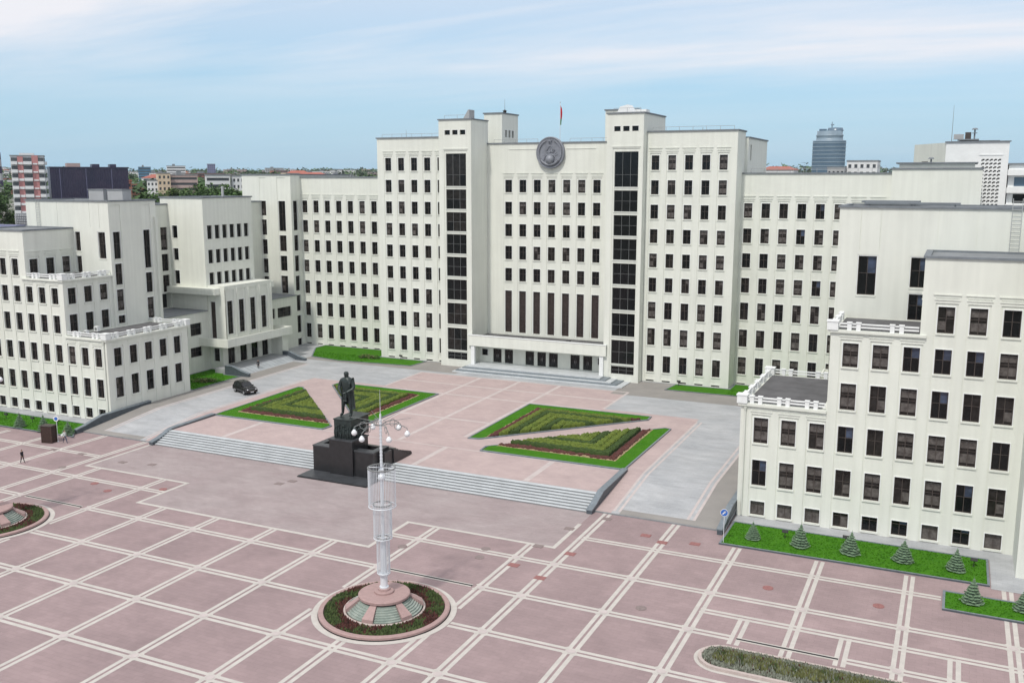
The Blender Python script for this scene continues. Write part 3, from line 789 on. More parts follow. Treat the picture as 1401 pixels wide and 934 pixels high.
# star
st = [(ex+.42*(1 if k % 2 == 0 else .42)*math.cos(PI/2+k*PI/5), ez+1.95+.42*(1 if k % 2 == 0 else .42)*math.sin(PI/2+k*PI/5)) for k in range(10)]
vs = [(x, ey-.3, z) for x, z in st]+[(ex, ey-.5, ez+1.95)]
mb.add(vs, [(k, (k+1) % 10, 10) for k in range(10)], 'emblem'); mb.add([(x, ey-.1, z) for x, z in st]+[(x, ey-.3, z) for x, z in st], [(k, (k+1) % 10, (k+1) % 10+10, k+10) for k in range(10)], 'emblem')
# ribbon at the base
for k in range(10):
    a0 = -PI/2-.9+k*.18; a1 = a0+.18
    mb.tube((ex+2.0*math.cos(a0), ey-.34, ez+.1+2.15*math.sin(a0)), (ex+2.0*math.cos(a1), ey-.34, ez+.1+2.15*math.sin(a1)), .2, n=6, mt='emblem')
tag(part(mb, 'emblem'), 'round grey bronze state emblem with wreath, globe and star')

# ---- create the window objects ----------------------------------------------
cam_loc = Vector((64.55, 0, 35))
def score(wr):
    (c, w, h, rot, kind, parent, style) = wr
    n = Vector((0, -1, 0)); n.rotate(Matrix.Rotation(rot, 3, 'Z'))
    d = cam_loc-Vector(c); f = n.dot(d)/d.length
    dv = Vector(c)-cam_loc; yaw = math.degrees(math.atan2(-dv.x, dv.y))
    if f <= 0 or not -4 < yaw < 54: return -1
    return w*h*f/d.length_squared
# one window per opening only
seen = {}; W2 = []
for w in WREG:
    k = (round(w[0][0], 1), round(w[0][1], 1), round(w[0][2], 1))
    if k in seen: continue
    seen[k] = 1; W2.append(w)
W2.sort(key=score, reverse=True)
big = [w for w in W2 if w[4] not in ('stair', 'tall')][:98]; bigs = set(id(w) for w in big)
rest = MB()
for w in W2:
    (c, ww, hh, rot, kind, parent, style) = w
    me, src = get_wmesh(ww, hh, style, kind)
    if id(w) in bigs or kind in ('stair', 'tall'):
        nm = 'stair_window' if kind == 'stair' else 'tall_window' if kind == 'tall' else 'window'
        o = bpy.data.objects.new(nm, me); COL.objects.link(o)
        o.parent = GB; o.matrix_parent_inverse = GBI
        o.location = c; o.rotation_euler = (0, 0, rot)
    else:
        mtx = Matrix.Translation(c) @ Matrix.Rotation(rot, 4, 'Z')
        base = len(rest.v); rest.v += [tuple(mtx @ Vector(v)) for v in src.v]
        for f, m_ in zip(src.f, src.mi):
            rest.f.append(tuple(i+base for i in f)); rest.mi.append(rest.m(src.ml[m_])); rest.smooth.append(False)
o = part(rest, 'window'); o['kind'] = 'stuff'; o['label'] = 'the many smaller and farther windows of the facades'

# ================================================================== GROUND
def struct(o, kind='structure'): o['kind'] = kind; return o
def smooth(t): t = max(0, min(1, t)); return t*t*(3-2*t)
def T(x, y):
    d = math.hypot(x-64.5, y)
    return -.5+22*smooth((d-235)/260)+26*smooth((d-600)/2600)
mb = MB(); rad = [0, 120, 235, 260, 290, 320, 350, 380, 420, 460, 500, 600, 750, 950, 1200, 1600, 2100, 2700, 3300, 4500, 7000, 12000]; NA = 96
vs = [(64.5, 0, -.5)]
for r in rad[1:]:
    for i in range(NA):
        a_ = 2*PI*i/NA; x, y = 64.5+r*math.sin(a_), r*math.cos(a_); vs.append((x, y, T(x, y)))
fs = [(0, 1+(i+1) % NA, 1+i) for i in range(NA)]
for k_ in range(len(rad)-2):
    for i in range(NA): p, q = 1+k_*NA+i, 1+k_*NA+(i+1) % NA; fs.append((p, q, q+NA, p+NA))
mb.add(vs, fs, 'city', True); struct(mb.build('ground'))
mb = MB(); mb.sheet([(-150,-40),(150,-40),(150,160),(-150,160)], 0, 'paving'); struct(mb.build('square'))
mb = MB()
mb.sheet([(-15.05,73.35),(15.05,73.35),(15.05,80.8),(31.35,80.8),(31.35,91.3),(-31.35,91.3),(-31.35,80.8),(-15.05,80.8)], .003, 'panel')
struct(mb.build('plaza_panel'))
# stripes
sy = MB(); sx = MB(); st1 = MB()
def ys(x, y0, y1, z=.006, w=.35, off=.28, m='stripe'):
    for q in (-off, off): sy.sheet([(x+q-w/2,y0),(x+q+w/2,y0),(x+q+w/2,y1),(x+q-w/2,y1)], z, m)
def xs(y, x0, x1, z=.010, w=.35, off=.28, m='stripe'):
    for q in (-off, off): sx.sheet([(x0,y+q-w/2),(x1,y+q-w/2),(x1,y+q+w/2),(x0,y+q+w/2)], z, m)
YB = 26
gx = [3.72, 11.1, 18.45, 29.0, 32.9, 40.35, 47.35, 55.0, 62.75, 70.55, 78.2]
for s in (-1, 1):
    for x in gx[:2]: ys(s*x, YB, 73.2)
    ys(s*18.45, YB, 57.0 if 0 else 60.0); ys(s*18.45, 64.6, 80.7)
    ys(s*29.0, YB, 60.2); ys(s*29.0, 65.2, 80.7)
    ys(s*32.9, YB, 91.9); ys(s*40.35, YB, 91.9)
    ys(s*47.35, YB, 88.2)
    for x in gx[7:]: ys(s*x, YB, 88.2)
    for x in (51.1, 58.85, 66.5): ys(s*x, 68.6, 73.4)
    ys(s*23.75, YB, 56.4)
for k, y in enumerate((77.05, 69.65, 62.4, 55.2, 47.9, 40.6, 33.3)):
    if y == 77.05:
        xs(y, 15.2, 100); xs(y, -100, -15.2)
    elif y == 69.65:
        xs(y, -18.6, 18.6); 
        for s in (-1, 1): xs(y, *mx(s, 29.3, 51.0)); xs(y, *mx(s, 59.0, 100))
    elif y == 62.4:
        xs(y, -17.9, 17.9)
        for s in (-1, 1): xs(y, *mx(s, 29.9, 100))
    else: xs(y, -100, 100)
for s in (-1, 1):
    xs(84.3, *mx(s, 32.9, 65.4)); xs(84.3, *mx(s, 69.5, 100)) if 0 else None
    xs(73.45, *mx(s, 47.4, 100))
# single pale border of the central panel
def band(pts, w=.42, z=.014):
    for (xa, ya), (xb, yb) in zip(pts, pts[1:]):
        if abs(xa-xb) < 1e-6: sx.sheet([(xa-w/2,min(ya,yb)-w/2),(xa+w/2,min(ya,yb)-w/2),(xa+w/2,max(ya,yb)+w/2),(xa-w/2,max(ya,yb)+w/2)], z, 'stripe')
        else: sx.sheet([(min(xa,xb)-w/2,ya-w/2),(max(xa,xb)+w/2,ya-w/2),(max(xa,xb)+w/2,ya+w/2),(min(xa,xb)-w/2,ya+w/2)], z+.004, 'stripe')
band([(-31.3,90.9),(-31.3,80.75)]); band([(-31.3,80.75),(-15,80.75)]); band([(-15,80.75),(-15,73.35)]); band([(-15,73.35),(15,73.35)])
band([(15,73.35),(15,80.75)]); band([(15,80.75),(31.3,80.75)]); band([(31.3,80.75),(31.3,87.6)])
for s in (-1, 1):
    for x in gx:
        for y in (77.05, 69.65, 62.4, 55.2, 47.9, 40.6):
            if y == 77.05 and x < 15 or (18 < x < 30 and 61 < y < 64) or (y == 69.65 and 50 < x < 60): continue
            n8 = [(s*x+.36*math.cos(PI/8+PI*q/4), y+.36*math.sin(PI/8+PI*q/4)) for q in range(8)]
            st1.sheet(n8, .026, 'stripe2')
            for q in (-1, 1):
                for q2 in (-1, 1): sx.sheet([(s*x+q*.43, y+q2*.62), (s*x+q*.62, y+q2*.43), (s*x+q*.46, y+q2*.28), (s*x+q*.28, y+q2*.46)], .020, 'stripe')
struct(st1.build('paving_crossings'))
def ring(mb, c, r0, r1, z, m, n=64):
    vs = [(c[0]+r*math.cos(2*PI*i/n), c[1]+r*math.sin(2*PI*i/n), z) for r in (r0, r1) for i in range(n)]
    mb.add(vs, [(i, i+n, (i+1) % n+n, (i+1) % n) for i in range(n)], m)
for s in (-1, 1): ring(sx, (s*23.9, 62.3), 5.45, 5.95, .022, 'stripe')
struct(sy.build('paving_stripes')); struct(sx.build('paving_stripes'))
# tile joints: faint darker slabs
# drainage slots
for (x0, x1, lab) in ((19.75, 28.2, 'long dark drain slot in the paving behind the nearer round lamp bed'), (-28.0, -19.4, 'long dark drain slot in the paving beside the left round lamp bed'), (51.2, 58.7, 'long dark drain slot in the paving behind the long oval bed')):
    mb = MB(); mb.box(x0, x1, 69.50, 69.74, 0, .045, 'black'); mb.box(x0, x1, 69.38, 69.499, 0, .05, 'stripe'); mb.box(x0, x1, 69.741, 69.86, 0, .05, 'stripe')
    tag(mb.build('drain_slot'), lab, 'drain', 'drain slots in the square')
# manhole covers
spots = [(30.8,86.1,0,1),(29.8,80.5,0,1),(33.3,90.4,0,1),(38.4,87.6,1,1),(40.4,86.5,1,1),(43.4,87.5,1,1),(33.3,80.0,1,1),(32.9,73.7,1,1),(29.6,75.3,1,1),(17.95,74.8,0,0),(25.9,75.6,0,0),(25.5,77.7,0,0),(-15.9,77.9,1,0),(-24.7,76.1,1,0),(-21.2,74.8,1,0),(-28.4,83.7,0,1),(-24.3,84.5,0,1),(-33.5,79.0,0,0),(42.9,71.7,0,0),(51.7,80.2,1,0),(60.7,80.5,1,0),(-5.2,85.2,0,1),(-4.4,86.6,0,1),(-36,84.1,0,1),(-41,84,0,1)]
MHL = ['by the foot of the stair parapet','at the right end of the grey panel','at the foot of the right ramp','right of the right stripe crossing below the ramp','on the double stripe below the right ramp','near the blue road sign','on the stripe crossing right of the panel','below the panel\'s right corner','right of the nearer lamp mast','right behind the lamp mast','in the pale square behind the lamp','beside the long cell edge','in the notch of the panel at left','near the left slot on the stripe','beside the left drain slot','left end of the grey panel','left part of the grey panel','on the stripe left of the panel','in the cell near the image centre right','in the middle cell below the right lawn','in the right cell below the right lawn','in front of the monument slab, upper','in front of the monument slab, lower','on the stripe below the left ramp','near the slatted booth']
for k, (x, y, red, sq) in enumerate(spots):
    mb = MB(); m_ = 'manhole' if red else 'manhole_g'
    if sq: mb.box(x-.5, x+.5, y-.38, y+.38, .0, .030, m_, skip='b'); mb.box(x-.42, x+.42, y-.3, y+.3, .03, .036, m_, skip='b')
    else: mb.lathe((x, y, 0), [(.46, 0), (.46, .030), (.40, .030), (.38, .036), (.001, .036)], 20, m_, smooth=False)
    tag(mb.build('manhole_cover'), ('red ' if red else 'grey ')+('square' if sq else 'round')+' cover '+MHL[k], 'manhole cover', 'manhole covers in the square')

# ---- stairs ------------------------------------------------------------------
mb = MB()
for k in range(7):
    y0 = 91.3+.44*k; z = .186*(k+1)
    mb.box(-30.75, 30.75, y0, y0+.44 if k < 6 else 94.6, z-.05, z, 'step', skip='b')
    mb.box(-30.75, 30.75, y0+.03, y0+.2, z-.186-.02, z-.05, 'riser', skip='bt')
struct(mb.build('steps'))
# ---- courtyard ---------------------------------------------------------------
def strip(mb, x0, x1, y0, y1, zf, m, dz=0., cuts=(92., 94.3, 102.9, 150.)):
    ysx = [y0]+[c for c in cuts if y0 < c < y1]+[y1]
    for a, b in zip(ysx, ysx[1:]): mb.sheet([(x0,a),(x1,a),(x1,b),(x0,b)], lambda x, y: zf(x, y)+dz, m)
mb = MB()
strip(mb, -31.4, 31.4, 94.3, 175, zc, 'grey')
for s in (-1, 1):
    strip(mb, *mx(s, 31.4, 45.35), 102.9, 175, zc, 'grey'); strip(mb, *mx(s, 45.35, 64), 113, 175, zc, 'grey')
struct(mb.build('courtyard'))
mb = MB()
for s in (-1, 1):
    a, b = mx(s, 31.4, 45.35); strip(mb, a, b, 92, 102.9, zr, 'grey')
    mb.box(a, b, 91.88, 92.0, -.05, .139, 'riser', skip='b')
struct(mb.build('ramp'))
mb = MB()
strip(mb, -30.75, 30.75, 94.62, 102.9, zc, 'court', .004)
strip(mb, -33.2, 33.2, 102.9, 129.6, zc, 'court', .005); strip(mb, -18.9, 18.9, 129.6, 141.3, zc, 'court', .005)
for s in (-1, 1): strip(mb, *mx(s, 31.4, 33.2), 92.0, 102.9, zr, 'court', .006)
struct(mb.build('courtyard_paving'))
mb = MB()
def cst(x0, x1, y0, y1, dz=.010, m='stripe2', zf=zc): strip(mb, x0, x1, y0, y1, zf, m, dz)
for x in (-22, 22, -7.3, 7.3): cst(x-.35, x+.35, 94.7, 102.7)
for x in (-7.3, 0.0, 7.3): cst(x-.3, x+.3, 103.2 if x == 0 else 108, 141.2)
for y in (102.8,): cst(-30.7, 30.7, y-.12, y+.12, .014)
for y in (115.5, 128.6, 135.): cst(-7.2 if y < 120 else -18.8, 7.2 if y < 120 else 18.8, y-.25, y+.25, .014)
cst(-18.9, 18.9, 141.1, 141.5, .014)
for s in (-1, 1):
    a, b = mx(s, 18.7, 19.1); cst(a, b, 129.6, 141.4)
    for x in (33.35, 33.95, 41.2, 41.85): 
        a, b = mx(s, x-.14, x+.14); strip(mb, a, b, 92.5, 128 if x < 40 else 139, zr, 'stripe2', .012)
struct(mb.build('courtyard_stripes'))
mb = MB()
for s in (-1, 1):
    a, b = mx(s, 42.0, 45.3); strip(mb, a, b, 92.0, 139.5, zr, 'kerbgrey', .008)
    a, b = mx(s, 34.1, 42.0); strip(mb, a, b, 92.0, 93.1, zr, 'kerbgrey', .016)
strip(mb, -45.3, -12.9, 142.6, 149.9, zc, 'kerbgrey', .006); strip(mb, 16.5, 45.3, 139.5, 149.8, zc, 'kerbgrey', .006) 
struct(mb.build('sidewalk'))
mb = MB()
for s in (-1, 1): mb.sheet([(s*45.35, 95.2), (s*71.3, 95.2), (s*71.3, 97.5), (s*45.35, 97.5)], .02, 'grey'); 
mb.sheet([(69.3, 88.2), (80, 88.2), (80, 95.2), (69.3, 95.2)], .02, 'grey')
struct(mb.build('sidewalk'))
# ---- granite parapets ----------------------------------------------------------
def wallpoly(name, x0, x1, prof, m, mt, label=None, over=.06):
    mb = MB(); vs = []
    n = len(prof)
    for x in (x0, x1):
        for y, zb, zt_ in prof: vs.append((x, y, zb))
        for y, zb, zt_ in prof: vs.append((x, y, zt_))
    fs = []
    for i in range(n-1):
        fs.append((i+1, i, n+i, n+i+1)); fs.append((2*n+i, 2*n+i+1, 3*n+i+1, 3*n+i))
    fs.append((0, 2*n, 3*n, n)); fs.append((2*n+n-1, n-1, 2*n-1, 4*n-1))
    mb.add(vs, fs, m)
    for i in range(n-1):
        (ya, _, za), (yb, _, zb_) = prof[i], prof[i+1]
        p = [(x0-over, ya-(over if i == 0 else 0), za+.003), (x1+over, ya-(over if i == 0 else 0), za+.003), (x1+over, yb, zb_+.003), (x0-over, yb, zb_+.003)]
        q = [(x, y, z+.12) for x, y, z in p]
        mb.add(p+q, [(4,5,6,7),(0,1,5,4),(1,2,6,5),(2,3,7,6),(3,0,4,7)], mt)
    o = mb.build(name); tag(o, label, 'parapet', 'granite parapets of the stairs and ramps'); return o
P1 = [(91.0,-.1,.38),(92.2,0,.62),(94.6,0,1.42),(103.0,.5,1.58)]
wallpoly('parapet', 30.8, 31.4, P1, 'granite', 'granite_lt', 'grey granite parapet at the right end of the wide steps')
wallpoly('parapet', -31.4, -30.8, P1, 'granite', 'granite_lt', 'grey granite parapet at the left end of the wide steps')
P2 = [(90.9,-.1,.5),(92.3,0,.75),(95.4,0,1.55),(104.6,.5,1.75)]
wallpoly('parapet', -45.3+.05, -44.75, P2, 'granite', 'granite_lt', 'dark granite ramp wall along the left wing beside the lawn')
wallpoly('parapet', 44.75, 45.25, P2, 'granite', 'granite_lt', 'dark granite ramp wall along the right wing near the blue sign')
# ---- lawns ----------------------------------------------------------------------
def lawn(pts, zf, label, kerb=.2, kh=.16):
    f = zf if callable(zf) else (lambda x, y: zf)
    n = len(pts); a = sum(pts[i][0]*pts[(i+1) % n][1]-pts[(i+1) % n][0]*pts[i][1] for i in range(n))
    if a < 0: pts = pts[::-1]
    cx_ = sum(p[0] for p in pts)/n; cy_ = sum(p[1] for p in pts)/n
    inn = []
    for i in range(n):   # inset polygon by kerb
        p0, p1, p2 = Vector(pts[i-1]), Vector(pts[i]), Vector(pts[(i+1) % n])
        e1 = (p1-p0).normalized(); e2 = (p2-p1).normalized()
        n1 = Vector((-e1.y, e1.x)); n2 = Vector((-e2.y, e2.x)); bis = (n1+n2).normalized()
        inn.append(tuple(p1+bis*kerb/max(.35, bis.dot(n1))))
    mb = MB(); vs = [(x, y, f(x, y)-.1) for x, y in pts]+[(x, y, f(x, y)+kh) for x, y in pts]+[(x, y, f(x, y)+kh) for x, y in inn]+[(x, y, f(x, y)) for x, y in inn]
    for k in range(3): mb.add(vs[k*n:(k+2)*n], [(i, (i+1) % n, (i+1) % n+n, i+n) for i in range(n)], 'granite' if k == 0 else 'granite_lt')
    struct(mb.build('kerb'))
    mb = MB(); vs = []; tr = random.Random(int(cx_*10))
    mb.sheet(inn, lambda x, y: f(x, y)+kh-.05, 'grass')
    # tufts
    def inside(x, y):
        return all((inn[(i+1) % n][0]-inn[i][0])*(y-inn[i][1])-(inn[(i+1) % n][1]-inn[i][1])*(x-inn[i][0]) > 0 for i in range(n))
    x0, x1 = min(p[0] for p in inn), max(p[0] for p in inn); y0, y1 = min(p[1] for p in inn), max(p[1] for p in inn)
    dens = int((x1-x0)*(y1-y0)*22)
    for _ in range(min(dens, 5000)):
        x, y = tr.uniform(x0, x1), tr.uniform(y0, y1)
        if not inside(x, y): continue
        a = tr.uniform(0, PI); h = tr.uniform(.05, .13); w = tr.uniform(.05, .14); z = f(x, y)+kh-.06
        mb.add([(x-w*math.cos(a), y-w*math.sin(a), z), (x+w*math.cos(a), y+w*math.sin(a), z), (x+tr.uniform(-.05,.05), y, z+h)], [(0, 1, 2)], 'grass')
    tag(mb.build('lawn'), label, 'lawn', kind='stuff')
lawn([(45.5,88.4),(69.2,88.6),(69.2,95.1),(45.5,95.1)], 0, 'green lawn strip with young spruces in front of the right wing')
lawn([(65.5,81.9),(90,81.9),(90,85.9),(65.5,85.9)], 0, 'smaller lawn strip at the right edge of the square')
lawn([(-43.6,89.3),(-90,88.4),(-90,95.1),(-45.4,95.1),(-45.4,91.2)], 0, 'green lawn strip with young spruces in front of the left wing')
lawn([(-45.2,114),(-54.3,114),(-54.3,128),(-51.6,128),(-48.9,125.3),(-45.3,125.3)], zc, 'small shaded lawn between the left wing and its side entrance', kh=.1)
lawn([(-45.2,145.0),(-38.2,143.6),(-23.2,144.9),(-22.7,149.8),(-32.9,149.8),(-32.9,156.1),(-50,156.1),(-50,152.6)], zc, 'lawn along the foot of the left central facade', kh=.1)
lawn([(23.6,145.3),(35,145.5),(54,146.2),(54,154.0),(33.0,154.0),(33.0,149.9),(24.2,149.9)], zc, 'lawn along the foot of the right central facade', kh=.1)
# ---- triangular flower beds ------------------------------------------------------
def tribed(s, lower, label):
    root = empty('flower_bed', (s*20, 112, zc(0, 112))); tag(root, label, 'flower bed', 'triangular beds of the courtyard')
    inv_ = Matrix.Translation((-s*20, -112, -zc(0, 112)))
    if lower: poly = [(12.0,102.95),(31.05,102.95),(31.15,122.6),(30.2,122.8),(11.8,104.9)]; diag = ((11.8,104.9),(30.2,122.8))
    else: poly = [(8.0,107.3),(9.6,107.6),(26.9,126.0),(26.8,127.9),(7.8,127.7)]; diag = ((9.6,107.6),(26.9,126.0))
    n = len(poly)
    mb = MB(); pts = [(s*x, y) for x, y in poly]
    if s < 0: pts = pts[::-1]
    # kerb ring
    P = [Vector(p) for p in pts]; inn = []
    for i in range(n):
        p0, p1, p2 = P[i-1], P[i], P[(i+1) % n]; e1 = (p1-p0).normalized(); e2 = (p2-p1).normalized()
        n1 = Vector((-e1.y, e1.x)); n2 = Vector((-e2.y, e2.x)); bis = (n1+n2).normalized(); inn.append(tuple(p1+bis*.2/max(.4, bis.dot(n1))))
    vs = [(x, y, zc(x, y)-.05) for x, y in pts]+[(x, y, zc(x, y)+.17) for x, y in pts]+[(x, y, zc(x, y)+.17) for x, y in inn]+[(x, y, zc(x, y)) for x, y in inn]
    for k in range(3): mb.add(vs[k*n:(k+2)*n], [(i, (i+1) % n, (i+1) % n+n, i+n) for i in range(n)], 'granite_lt')
    o = mb.build('kerb'); o.parent = root; o.matrix_parent_inverse = inv_
    (ax, ay), (bx, by) = diag; L = math.hypot(bx-ax, by-ay); nx_, ny_ = (by-ay)/L, -(bx-ax)/L
    if not lower: nx_, ny_ = -nx_, -ny_
    G = .13; X0, X1, Y0, Y1 = 7.8, 31.2, 102.9, 128.0
    nx = int((X1-X0)/G); ny = int((Y1-Y0)/G)
    def info(x, y):
        if lower: d1 = y-102.95-.55; d2 = 31.1-x
        else: d1 = 127.8-y; d2 = x-7.9
        dg = (x-ax)*nx_+(y-ay)*ny_
        if lower and (x < 12.2 or y > 122.5): return None
        if not lower and (y < 107.6 or x > 26.7): return None
        if min(d1+(.55 if lower else 0), d2, dg) < .12: return None
        d = min(d1, d2)
        nz = noise.noise((x*1.7*s, y*1.7, 3.))*.5+noise.noise((x*6*s, y*6, 7.))*.5
        if d < 2.15: return ('grass', .13+.015*nz)
        if d < 2.42: return ('mulch', .14)
        if dg < .3: return ('soil', .1)
        if d < 3.2: return ('maroon', .30+.12*nz)
        if d < 3.42: return ('soil', .12)
        q = (d-3.42)/1.05; k = int(q); fr = q-k
        if fr > .80: return ('hedge_dk', .26+.08*nz)
        return (('hedge_dk', 'hedge_lt', 'hedge_lt')[k % 3] if lower else ('hedge_lt', 'hedge_dk', 'hedge_lt')[k % 3], .62+.16*nz-(.08 if fr < .15 or fr > .7 else 0))
    groups = {'lawn': MB(), 'flower_strip': MB(), 'hedge_rows': MB()}
    key = {'grass':'lawn','mulch':'flower_strip','maroon':'flower_strip','soil':'hedge_rows','hedge_dk':'hedge_rows','hedge_lt':'hedge_rows'}
    for i in range(nx):
        for j in range(ny):
            x = X0+(i+.5)*G; y = Y0+(j+.5)*G
            r = info(x, y)
            if r is None: continue
            m_, h = r
            z = zc(0, y)+h; g = groups[key[m_]]
            hs = []
            for di, dj in ((0,0),(1,0),(1,1),(0,1)):
                xx, yy = X0+(i+di)*G, Y0+(j+dj)*G
                jx = 0 if m_ == 'grass' else (noise.noise((xx*5, yy*5, 11+s))*.20+noise.noise((xx*1.3, yy*1.3, 4+s))*.12)
                hs.append((s*xx, yy, zc(0, yy)+h+jx))
            low = [(a, b, zc(0, b)+.05) for a, b, c in hs]
            fs = [(0,1,2,3)] if s > 0 else [(3,2,1,0)]
            if m_ != 'grass': fs += [(4,5,1,0),(5,6,2,1),(6,7,3,2),(7,4,0,3)] if s > 0 else [(0,1,5,4),(1,2,6,5),(2,3,7,6),(3,0,4,7)]
            g.add(hs+(low if m_ != 'grass' else []), fs, m_)
    for k, g in groups.items():
        o = g.build(k); o.parent = root; o.matrix_parent_inverse = inv_; o['kind'] = 'stuff'
tribed(-1, True, 'triangular bed with nested hedge rows nearest the black car')
tribed(-1, False, 'triangular bed with hedge rows right behind the bronze statue')
tribed(1, False, 'right rear triangular bed with wide lawn border beside the pink walk')
tribed(1, True, 'right front triangular bed with nested hedge rows above the granite parapet')

# ---- leaf clump helper ------------------------------------------------------------
def leaves(mb, c, r, n, size, m, rnd, sz=1.0, shell=.55):
    for _ in range(n):
        while True:
            d = Vector((rnd.uniform(-1,1), rnd.uniform(-1,1), rnd.uniform(-1,1)))
            if .05 < d.length < 1: break
        q = d.normalized()*(shell+(1-shell)*rnd.random()**.6)
        p = Vector((c[0]+q.x*r, c[1]+q.y*r, c[2]+q.z*r*sz))
        a = Vector((rnd.uniform(-1,1), rnd.uniform(-1,1), rnd.uniform(-.6,.6))).normalized()
        b = a.cross(Vector((rnd.uniform(-.4,.4), rnd.uniform(-.4,.4), 1))).normalized()
        s_ = size*rnd.uniform(.6, 1.25)
        mb.add([p-a*s_*.5, p+b*s_*.35, p+a*s_*.5, p-b*s_*.35], [(0,1,2,3)], m)
# ---- spruces -----------------------------------------------------------------------
def make_spruce(seed):
    rnd = random.Random(seed); root = empty('spruce_tree')
    mb = MB(); mb.tube((0,0,0), (0,0,2.0), .06, .012, n=7, mt='bark'); mb.build('trunk', root)
    mb = MB(); H = 2.15
    lv = 9
    for k in range(lv):
        t = k/(lv-1); z = .22+t*(H-.4); R_ = (1-t)**.85*.98+.07; nb = int(15-9*t)
        for i in range(nb):
            a = 2*PI*(i+rnd.random()*.5)/nb+k*.7; R1 = R_*rnd.uniform(.82, 1.08); dr = -.10-.10*R1
            tip = Vector((math.cos(a)*R1, math.sin(a)*R1, z+dr+.16*R1)); base = Vector((0, 0, z+.10))
            side = Vector((-math.sin(a), math.cos(a), 0))
            m_ = int(4+R1*7)
            for j in range(m_):
                u = (j+.6)/m_; p = base.lerp(tip, u); p.z -= .10*math.sin(u*PI)
                w = (.09+.13*(1-abs(u-.55)))*(.5+R1)
                for sd in (-1, 1):
                    q = p+side*sd*w+Vector((math.cos(a), math.sin(a), 0))*.07+Vector((0,0,rnd.uniform(-.06,.03)))
                    mb.add([p+Vector((0,0,.045)), p+Vector((math.cos(a), math.sin(a), 0))*.10, q, p-Vector((0,0,.05))], [(0,1,2),(0,2,3)], 'needle')
    mb.tube((0,0,H-.2), (0,0,H+.12), .035, .008, n=5, mt='needle')
    mb.build('crown', root)
    return root
SP = [(-54.95,89.9,1.0,'leftmost young blue spruce on the left lawn strip'),(-50.05,89.9,1.0,'young blue spruce in the middle of the left lawn, left of the booth'),(-45.3,89.9,.95,'young blue spruce half hidden behind the road sign and booth'),
      (48.3,91.0,.84,'first and smallest young blue spruce from the blue road sign'),(52.75,91.0,1.0,'second young blue spruce of the right lawn'),(57.35,91.1,1.0,'third, middle young blue spruce of the right lawn'),(62.0,91.2,1.0,'fourth young blue spruce of the right lawn'),(66.4,91.0,1.0,'fifth young blue spruce, nearest the end of the right lawn'),
      (67.75,84.2,1.0,'young blue spruce on the small nearer lawn'),(71.7,84.4,1.0,'young blue spruce cut by the right edge of the picture')]
protos = [make_spruce(1), make_spruce(2), make_spruce(5)]
used = set()
for i, (x, y, sc_, lab) in enumerate(SP):
    p = protos[i % 3]
    o = p if i < 3 else copy_tree(p)
    o.location = (x, y, .1); o.scale = (sc_*random.uniform(.78,.95), sc_*random.uniform(.78,.95), sc_*random.uniform(.92,1.12)); o.rotation_euler = (random.uniform(-.04,.04), random.uniform(-.04,.04), random.uniform(0, 6))
    tag(o, lab, 'tree', 'young spruces on the lawns')
# low spreading shrubs
for (x, y, lab) in ((-48.0,119.6,'dark spreading juniper on the small lawn beside the side entrance'),(-34.3,148.2,'small dark spreading juniper on the lawn below the central facade')):
    rnd = random.Random(int(x)); mb = MB(); z = zc(0, y)+.1
    for k in range(16): leaves(mb, (x+rnd.uniform(-1.8,1.8), y+rnd.uniform(-.8,.8), z+.22), .75, 60, .22, 'hedge_dk' if k % 3 else 'olive', rnd, .5)
    tag(mb.build('juniper_shrub'), lab, 'shrub')
# floodlights
FL = [(-61.0,92.3,'black floodlight on the left lawn at the picture edge'),(-55.5,92.4,'black floodlight on the left lawn between two spruces'),(-51.0,92.9,'black floodlight on the left lawn above the booth'),(51.1,92.6,'black floodlight between the first two spruces on the right lawn'),(56.7,93.6,'black floodlight behind the middle spruce on the right lawn'),(67.95,92.7,'black floodlight at the right end of the right lawn'),(-34.9,155.2,'black floodlight at the foot of the left recessed facade'),(-28.0,149.2,'black floodlight at the foot of the left central block'),(24.9,149.1,'black floodlight at the foot of the right central block')]
def make_flood():
    root = empty('floodlight')
    mb = MB(); mb.tube((0,0,0), (0,0,.62), .035, n=6, mt='black'); mb.box(-.09, .09, -.09, .09, 0, .03, 'black'); mb.build('post', root)
    mb = MB(); mb.xf = Matrix.Translation((0,0,.66)) @ Matrix.Rotation(math.radians(-25), 4, 'X')
    mb.box(-.29, .29, -.12, .12, -.12, .16, 'black'); mb.box(-.24, .24, .121, .14, -.08, .12, 'glass_mid'); mb.build('lamp_head', root); return root
fl = make_flood()
for i, (x, y, lab) in enumerate(FL):
    o = fl if i == 0 else copy_tree(fl); o.location = (x, y, .1 if y < 100 else zc(0, y)+.1); tag(o, lab, 'floodlight', 'floodlights on the lawns')

